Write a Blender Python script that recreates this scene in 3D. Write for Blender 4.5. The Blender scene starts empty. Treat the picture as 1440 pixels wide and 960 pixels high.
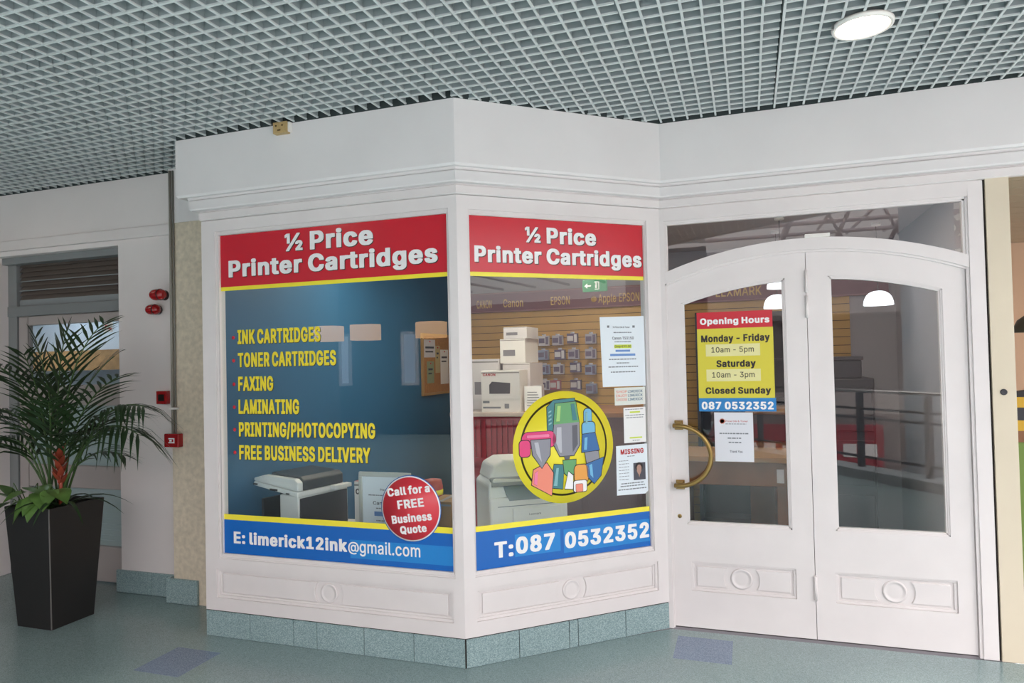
import bpy, bmesh, math, random
from mathutils import Vector, Matrix

random.seed(7)
SC = bpy.context.scene
COL = SC.collection
PI = math.pi

# ------------------------------------------------------------------ camera
cam = bpy.data.cameras.new('camera')
cam.sensor_width = 36.0
cam.lens = 973.05 / 1440 * 36.0
cam.shift_y = 6.7 / 1440
cam.clip_start = 0.05
camo = bpy.data.objects.new('camera', cam)
COL.objects.link(camo)
_r = Vector((0.94640, 0.32218, -0.02291)); _u = Vector((0.02831, -0.01206, 0.99953))
_f = Vector((-0.32175, 0.94660, 0.02054))
M = Matrix.Identity(4)
for i in range(3):
    M[i][0] = _r[i]; M[i][1] = _u[i]; M[i][2] = -_f[i]
M[0][3], M[1][3], M[2][3] = 0.0, 0.0, 1.6
camo.matrix_world = M
SC.camera = camo

# ------------------------------------------------------------------ view + sky
SC.view_settings.view_transform = 'Standard'
SC.view_settings.look = 'None'
SC.view_settings.gamma = 1.0
SC.view_settings.use_curve_mapping = False
SC.view_settings.exposure = 0.0
try:
    SC.cycles.use_denoising = True
except Exception:
    pass

SKY_LOW, SKY_HIGH = 3.7, 17.0       # dull near the horizon, bright overhead (roof-lit mall)
LAMP_STRENGTH = 9.5
SHOP_FILL = 34.0
w = bpy.data.worlds.new('daylight')
SC.world = w
w.use_nodes = True
bg = w.node_tree.nodes['Background']
bg.inputs[0].default_value = (1.0, 0.952, 0.955, 1)
_n = w.node_tree.nodes
_g = _n.new('ShaderNodeTexCoord'); _s = _n.new('ShaderNodeSeparateXYZ'); _m = _n.new('ShaderNodeMapRange')
_m.inputs['From Min'].default_value = 0.55; _m.inputs['From Max'].default_value = 0.8
_m.inputs['To Min'].default_value = SKY_LOW; _m.inputs['To Max'].default_value = SKY_HIGH
w.node_tree.links.new(_g.outputs['Generated'], _s.inputs[0])
w.node_tree.links.new(_s.outputs['Z'], _m.inputs['Value'])
w.node_tree.links.new(_m.outputs['Result'], bg.inputs[1])


# ------------------------------------------------------------------ materials
def H(s):
    s = s.lstrip('#')
    c = [int(s[i:i + 2], 16) / 255 for i in (0, 2, 4)]
    return tuple(x / 12.92 if x <= 0.04045 else ((x + 0.055) / 1.055) ** 2.4 for x in c) + (1.0,)


def mat(name, col, rough=0.6, metal=0.0, var=0.0, scale=8.0, bump=0.0, coat=0.0, emit=None, estr=0.0):
    m = bpy.data.materials.new(name)
    m.use_nodes = True
    nt = m.node_tree
    p = nt.nodes['Principled BSDF']
    c = H(col) if isinstance(col, str) else tuple(col) + ((1.0,) if len(col) == 3 else ())
    p.inputs['Base Color'].default_value = c
    p.inputs['Roughness'].default_value = rough
    p.inputs['Metallic'].default_value = metal
    if coat:
        p.inputs['Coat Weight'].default_value = coat
        p.inputs['Coat Roughness'].default_value = 0.08
    if emit is not None:
        p.inputs['Emission Color'].default_value = H(emit) if isinstance(emit, str) else tuple(emit) + (1.0,)
        p.inputs['Emission Strength'].default_value = estr
    if var or bump:
        tc = nt.nodes.new('ShaderNodeTexCoord')
        nz = nt.nodes.new('ShaderNodeTexNoise')
        nz.inputs['Scale'].default_value = scale
        nz.inputs['Detail'].default_value = 5.0
        nt.links.new(tc.outputs['Object'], nz.inputs['Vector'])
        if var:
            rp = nt.nodes.new('ShaderNodeValToRGB')
            rp.color_ramp.elements[0].position = 0.3
            rp.color_ramp.elements[1].position = 0.7
            rp.color_ramp.elements[0].color = tuple(x * (1 - var) for x in c[:3]) + (1,)
            rp.color_ramp.elements[1].color = tuple(min(1, x * (1 + var)) for x in c[:3]) + (1,)
            nt.links.new(nz.outputs['Fac'], rp.inputs['Fac'])
            nt.links.new(rp.outputs['Color'], p.inputs['Base Color'])
        if bump:
            b = nt.nodes.new('ShaderNodeBump')
            b.inputs['Strength'].default_value = bump
            b.inputs['Distance'].default_value = 0.01
            nt.links.new(nz.outputs['Fac'], b.inputs['Height'])
            nt.links.new(b.outputs['Normal'], p.inputs['Normal'])
    return m


def speckle(name, c1, c2, c3, rough, scale=220.0, big=1.5, coat=0.0):
    """terrazzo-like speckle: fine voronoi cells over a slow noise"""
    m = bpy.data.materials.new(name)
    m.use_nodes = True
    nt = m.node_tree
    p = nt.nodes['Principled BSDF']
    p.inputs['Roughness'].default_value = rough
    if coat:
        p.inputs['Coat Weight'].default_value = coat
        p.inputs['Coat Roughness'].default_value = 0.1
    tc = nt.nodes.new('ShaderNodeTexCoord')
    vo = nt.nodes.new('ShaderNodeTexVoronoi')
    vo.inputs['Scale'].default_value = scale
    nz = nt.nodes.new('ShaderNodeTexNoise')
    nz.inputs['Scale'].default_value = big
    nz.inputs['Detail'].default_value = 6
    nt.links.new(tc.outputs['Object'], vo.inputs['Vector'])
    nt.links.new(tc.outputs['Object'], nz.inputs['Vector'])
    rp = nt.nodes.new('ShaderNodeValToRGB')
    e = rp.color_ramp.elements
    e[0].position = 0.0; e[0].color = H(c1)
    e[1].position = 1.0; e[1].color = H(c3)
    x = e.new(0.5); x.color = H(c2)
    sp = nt.nodes.new('ShaderNodeSeparateColor')
    nt.links.new(vo.outputs['Color'], sp.inputs[0])
    nt.links.new(sp.outputs[0], rp.inputs['Fac'])
    mx = nt.nodes.new('ShaderNodeMix')
    mx.data_type = 'RGBA'
    mx.blend_type = 'MULTIPLY'
    mx.inputs[0].default_value = 1.0
    rp2 = nt.nodes.new('ShaderNodeValToRGB')
    rp2.color_ramp.elements[0].position = 0.3
    rp2.color_ramp.elements[1].position = 0.7
    rp2.color_ramp.elements[0].color = (0.86, 0.88, 0.88, 1)
    rp2.color_ramp.elements[1].color = (1.0, 1.0, 1.0, 1)
    nt.links.new(nz.outputs['Fac'], rp2.inputs['Fac'])
    nt.links.new(rp.outputs['Color'], mx.inputs[6])
    nt.links.new(rp2.outputs['Color'], mx.inputs[7])
    nt.links.new(mx.outputs[2], p.inputs['Base Color'])
    return m


def glass_mat(name, tint=(0.93, 0.96, 0.96), ior=1.45):
    m = bpy.data.materials.new(name)
    m.use_nodes = True
    nt = m.node_tree
    nt.nodes.remove(nt.nodes['Principled BSDF'])
    out = nt.nodes['Material Output']
    tr = nt.nodes.new('ShaderNodeBsdfTransparent')
    tr.inputs[0].default_value = tint + (1,)
    gl = nt.nodes.new('ShaderNodeBsdfGlossy')
    gl.inputs['Roughness'].default_value = 0.0
    fr = nt.nodes.new('ShaderNodeFresnel')
    fr.inputs[0].default_value = ior
    # reflect on the outer face only: both faces of a pane added up there
    ge = nt.nodes.new('ShaderNodeNewGeometry')
    inv = nt.nodes.new('ShaderNodeMath'); inv.operation = 'SUBTRACT'; inv.inputs[0].default_value = 1.0
    mu = nt.nodes.new('ShaderNodeMath'); mu.operation = 'MULTIPLY'; mu.use_clamp = True
    m2 = nt.nodes.new('ShaderNodeMath'); m2.operation = 'MULTIPLY'; m2.inputs[1].default_value = 1.5; m2.use_clamp = True
    nt.links.new(ge.outputs['Backfacing'], inv.inputs[1])
    nt.links.new(fr.outputs[0], m2.inputs[0])
    nt.links.new(m2.outputs[0], mu.inputs[0])
    nt.links.new(inv.outputs[0], mu.inputs[1])
    mx = nt.nodes.new('ShaderNodeMixShader')
    nt.links.new(mu.outputs[0], mx.inputs[0])
    nt.links.new(tr.outputs[0], mx.inputs[1])
    nt.links.new(gl.outputs[0], mx.inputs[2])
    nt.links.new(mx.outputs[0], out.inputs[0])
    return m


def emission(name, col, s):
    return mat(name, '#000000', 0.5, emit=col, estr=s)


PAINT = mat('white_paint', '#e3dddc', 0.38, var=0.025, scale=5, bump=0.03)
FRIEZE = mat('frieze_paint', '#e4e1e1', 0.6, var=0.03, scale=2.2)
WALLP = mat('wall_paint', '#e6dfdd', 0.65, var=0.03, scale=2.0)
GAP = mat('dark_gap', '#2a2421', 0.9)
PILLAR = mat('beige_plaster', '#d6cab5', 0.8, var=0.13, scale=28, bump=0.15)
BEIGE = mat('beige_paint', '#d8ccb6', 0.6, var=0.03, scale=3)
FLOOR = speckle('teal_vinyl', '#748889', '#869a9b', '#9aadae', 0.20, 320)
INLAY = speckle('blue_vinyl', '#62738c', '#76879f', '#8b9bb0', 0.22, 320)
GRANITE = speckle('teal_granite', '#778f91', '#8fa6a8', '#aec2c3', 0.42, 260)
CEILB = mat('ceiling_lip', '#ccd2d2', 0.55, var=0.02, scale=3)
CEILW = mat('ceiling_web_shade', '#98a1a3', 0.5, var=0.02, scale=3)  # darker copy of the grid grey, painting shade into the cells
PLENUM_SHADE = mat('plenum_shade', '#3b4344', 0.9)  # dark slab grey; strips of it also paint the gap shade
GLASS = glass_mat('shop_glass')
GLASS2 = glass_mat('door_glass', (0.86, 0.88, 0.9), 1.5)
RED = mat('red_vinyl', '#cc2032', 0.22)
YEL = mat('yellow_vinyl', '#f6e83c', 0.25)
BLUE = mat('blue_vinyl_film', '#0063bd', 0.25)
LBLUE = mat('light_blue_film', '#1c84d2', 0.25)
WHITEV = mat('white_vinyl', '#f2f2f2', 0.3)
BLACKV = mat('black_vinyl', '#1d1614', 0.35)
LYEL = mat('yellow_lettering', '#f0dc2d', 0.3)
SHADOW = mat('dark_outline', '#35200f', 0.4)
PAPER = mat('white_paper', '#e4edf4', 0.7)
PAPERW = mat('plain_paper', '#efefee', 0.7)
INKGREY = mat('grey_print', '#7b8188', 0.7)
INKDARK = mat('dark_print', '#3a3e4c', 0.7)
BRASS = mat('brass', '#9c8250', 0.3, 1.0, var=0.1, scale=14)
STEEL = mat('steel', '#a5a6a4', 0.3, 1.0)
BLACKP = mat('planter_black', '#211f1f', 0.42, var=0.1, scale=4)
LEAF = mat('palm_leaf', '#243b1f', 0.42, var=0.35, scale=3)
LEAF2 = mat('palm_stem', '#3f5a2c', 0.5, var=0.2, scale=4)
POTHOS = mat('broad_leaf', '#56783a', 0.4, var=0.3, scale=14)
BRACT = mat('red_bract', '#96422f', 0.45, var=0.3, scale=20)
SOIL = mat('soil', '#2b211a', 0.95, bump=0.5, scale=60)
DOORGREY = mat('grey_door_paint', '#b3aaa7', 0.5, var=0.02, scale=3)
FRAMEGREY = mat('grey_frame_paint', '#878a8b', 0.5, var=0.02, scale=3)
ALARM = mat('alarm_red', '#a01419', 0.2, coat=0.5)
ALARMD = mat('alarm_dark', '#3a1013', 0.4)
BLUEWALL = mat('blue_wall', '#2b6288', 0.6, var=0.06, scale=1.2)
SLAT = mat('slatwall_laminate', '#c79a4e', 0.45, var=0.06, scale=3)
SLATGAP = mat('slat_groove', '#4a3418', 0.8)
MAROON = mat('maroon_laminate', '#6d3040', 0.45)
MAROOND = mat('dark_maroon', '#5a4047', 0.5, var=0.08, scale=3)
REDRIB = mat('red_ribbed', '#a83240', 0.45, var=0.08, scale=5)
GOLD = mat('gold_letters', '#d8ac58', 0.5)
INNERC = mat('inner_ceiling', '#b8b0b0', 0.8)
INNERW = mat('inner_wall', '#a6a2a6', 0.8)
INNERF = mat('inner_floor', '#857f83', 0.35)
CARTON = mat('grey_carton', '#cfcacb', 0.6, var=0.04, scale=6)
CARTONW = mat('white_carton', '#e0dcd8', 0.5)
BROWNC = mat('brown_carton', '#a27d55', 0.7, var=0.06, scale=6)
WOOD = mat('counter_wood', '#8e5f3c', 0.45, var=0.15, scale=5)
DARKBOX = mat('dark_case', '#34343a', 0.5, var=0.1, scale=6)
PRNGREY = mat('printer_grey', '#e2e4e2', 0.5)
PRNDARK = mat('printer_dark', '#35353b', 0.38)
PRNWHITE = mat('printer_white', '#eceeeb', 0.45)
PRNPANEL = mat('printer_panel', '#7d8a92', 0.3)
CORK = mat('cork', '#a97848', 0.9, var=0.12, scale=50)
OAK = mat('oak_frame', '#a88352', 0.5)
LAMPGLOW = emission('downlight_glow', '#ffe9d2', LAMP_STRENGTH)
SHOPGLOW = emission('shop_fill_glow', '#fff1dc', SHOP_FILL)
DOMEGLOW = emission('pendant_glow', '#ffffff', 2.6)
WHITEP = mat('white_plastic', '#e9e6e1', 0.4)
YELBOX = mat('aged_plastic', '#b89d6c', 0.5, var=0.1, scale=60)
EXITG = mat('exit_green', '#2f7d52', 0.4, emit='#2f7d52', estr=0.25)


# ------------------------------------------------------------------ mesh builder
class MB:
    def __init__(self):
        self.v = []; self.f = []; self.m = []; self.s = []

    def add(self, vs, fs, m=0, smooth=False):
        b = len(self.v)
        self.v += [tuple(x) for x in vs]
        for f in fs:
            self.f.append(tuple(i + b for i in f)); self.m.append(m); self.s.append(smooth)
        return self

    def box(self, x0, x1, y0, y1, z0, z1, m=0):
        vs = [(x, y, z) for x in (x0, x1) for y in (y0, y1) for z in (z0, z1)]
        fs = [(0, 1, 3, 2), (4, 6, 7, 5), (0, 4, 5, 1), (2, 3, 7, 6), (0, 2, 6, 4), (1, 5, 7, 3)]
        return self.add(vs, fs, m)

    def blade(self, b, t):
        """one blade of the ceiling grid: a pale lip along the foot of a thin web, darkened to paint in cell shade"""
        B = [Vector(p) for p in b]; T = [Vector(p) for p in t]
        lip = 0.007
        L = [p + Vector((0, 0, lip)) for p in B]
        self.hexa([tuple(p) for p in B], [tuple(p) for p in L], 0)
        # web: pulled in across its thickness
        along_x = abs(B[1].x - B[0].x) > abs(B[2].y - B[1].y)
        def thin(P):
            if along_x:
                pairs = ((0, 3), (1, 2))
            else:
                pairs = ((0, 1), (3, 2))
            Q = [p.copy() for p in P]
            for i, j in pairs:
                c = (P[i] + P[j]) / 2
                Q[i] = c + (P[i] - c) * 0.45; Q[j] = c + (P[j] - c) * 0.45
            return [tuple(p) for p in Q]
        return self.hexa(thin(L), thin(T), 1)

    def hexa(self, b, t, m=0):
        """b,t: four points each (same winding)"""
        return self.add(list(b) + list(t), [(3, 2, 1, 0), (4, 5, 6, 7), (0, 1, 5, 4), (1, 2, 6, 5), (2, 3, 7, 6), (3, 0, 4, 7)], m)

    def prism(self, pts, y0, y1, m=0):
        """pts in (x,z) counter-clockwise seen from -y; front at y0"""
        n = len(pts)
        vs = [(x, y0, z) for x, z in pts] + [(x, y1, z) for x, z in pts]
        fs = [tuple(range(n)), tuple(range(2 * n - 1, n - 1, -1))]
        fs += [(i, i + n, (i + 1) % n + n, (i + 1) % n) for i in range(n)]
        return self.add(vs, fs, m)

    def prismz(self, pts, z0, z1, m=0):
        n = len(pts)
        vs = [(x, y, z0) for x, y in pts] + [(x, y, z1) for x, y in pts]
        fs = [tuple(range(n - 1, -1, -1)), tuple(range(n, 2 * n))]
        fs += [(i, (i + 1) % n, (i + 1) % n + n, i + n) for i in range(n)]
        return self.add(vs, fs, m)

    def ring(self, o, i, y0, y1, m=0):
        """rectangular ring: o,i = (u0,u1,z0,z1)"""
        self.box(o[0], o[1], y0, y1, i[3], o[3], m)
        self.box(o[0], o[1], y0, y1, o[2], i[2], m)
        self.box(o[0], i[0], y0, y1, i[2], i[3], m)
        self.box(i[1], o[1], y0, y1, i[2], i[3], m)
        return self

    def band(self, us, lo, hi, y0, y1, m=0):
        n = len(us)
        vs = []
        for u in us:
            a = lo(u) if callable(lo) else lo
            b = hi(u) if callable(hi) else hi
            vs += [(u, y0, a), (u, y0, b), (u, y1, a), (u, y1, b)]
        fs = []
        for k in range(n - 1):
            a = 4 * k; b = a + 4
            fs += [(a, b, b + 1, a + 1), (a + 2, a + 3, b + 3, b + 2), (a + 1, b + 1, b + 3, a + 3), (a, a + 2, b + 2, b)]
        fs += [(0, 1, 3, 2)]
        e = 4 * (n - 1)
        fs += [(e, e + 2, e + 3, e + 1)]
        return self.add(vs, fs, m)

    def tube(self, path, r, n=8, m=0, cap=True, smooth=True):
        P = [Vector(p) for p in path]
        rs = r if isinstance(r, (list, tuple)) else [r] * len(P)
        vs = []; fs = []
        up = None
        for k, p in enumerate(P):
            t = (P[min(k + 1, len(P) - 1)] - P[max(k - 1, 0)]).normalized()
            if up is None:
                up = Vector((0, 0, 1)) if abs(t.z) < 0.9 else Vector((1, 0, 0))
            a = t.cross(up).normalized(); b = a.cross(t).normalized(); up = b
            for j in range(n):
                an = 2 * PI * j / n
                vs.append(tuple(p + (a * math.cos(an) + b * math.sin(an)) * rs[k]))
        for k in range(len(P) - 1):
            for j in range(n):
                fs.append((k * n + j, k * n + (j + 1) % n, (k + 1) * n + (j + 1) % n, (k + 1) * n + j))
        self.add(vs, fs, m, smooth)
        if cap:
            b = (len(P) - 1) * n
            self.add(vs[:n], [tuple(range(n - 1, -1, -1))], m)
            self.add(vs[b:], [tuple(range(n))], m)
        return self

    def lathe(self, prof, c=(0, 0, 0), axis='z', n=32, m=0, smooth=True):
        """prof: list of (radius, height) along axis"""
        vs = []; fs = []
        for r, h in prof:
            for j in range(n):
                a = 2 * PI * j / n
                x, y = r * math.cos(a), r * math.sin(a)
                if axis == 'z':
                    p = (c[0] + x, c[1] + y, c[2] + h)
                elif axis == 'y':
                    p = (c[0] + x, c[1] + h, c[2] + y)
                else:
                    p = (c[0] + h, c[1] + x, c[2] + y)
                vs.append(p)
        for k in range(len(prof) - 1):
            for j in range(n):
                fs.append((k * n + j, k * n + (j + 1) % n, (k + 1) * n + (j + 1) % n, (k + 1) * n + j))
        self.add(vs, fs, m, smooth)
        if prof[0][0] > 1e-5:
            self.add(vs[:n], [tuple(range(n))], m)
        if prof[-1][0] > 1e-5:
            self.add(vs[-n:], [tuple(range(n))], m)
        return self

    def build(self, name, mats, parent=None, bevel=0.0, loc=None, rotz=0.0, seg=2):
        me = bpy.data.meshes.new(name)
        me.from_pydata(self.v, [], self.f)
        if not isinstance(mats, (list, tuple)):
            mats = [mats]
        for x in mats:
            me.materials.append(x)
        me.polygons.foreach_set('material_index', self.m)
        me.polygons.foreach_set('use_smooth', self.s)
        bm = bmesh.new(); bm.from_mesh(me)
        bmesh.ops.remove_doubles(bm, verts=bm.verts, dist=1e-6)
        bmesh.ops.recalc_face_normals(bm, faces=bm.faces)
        bm.to_mesh(me); bm.free()
        me.update()
        o = bpy.data.objects.new(name, me)
        COL.objects.link(o)
        if parent:
            o.parent = parent
        if loc:
            o.location = loc
        o.rotation_euler[2] = rotz
        if bevel:
            b = o.modifiers.new('bevel', 'BEVEL')
            b.width = bevel; b.segments = seg; b.limit_method = 'ANGLE'; b.angle_limit = 0.6
        return o


def thing(name, label, cat, loc=(0, 0, 0), rotz=0.0, group=None):
    o = bpy.data.objects.new(name, None)
    o.empty_display_size = 0.1
    COL.objects.link(o)
    o.location = loc
    o.rotation_euler[2] = rotz
    tag(o, label, cat, group)
    return o


def tag(o, label=None, cat=None, group=None):
    if label: o['label'] = label
    if cat: o['category'] = cat
    if group: o['group'] = group
    return o


def struct(o, label=None):
    o['kind'] = 'structure'
    if label:
        o['label'] = label
    return o


def hub(name, loc, rotz, label):
    o = bpy.data.objects.new(name, None)
    o.empty_display_size = 0.1
    COL.objects.link(o)
    o.location = loc
    o.rotation_euler[2] = rotz
    return struct(o, label)


# ------------------------------------------------------------------ lettering
_CAP = {}
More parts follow.
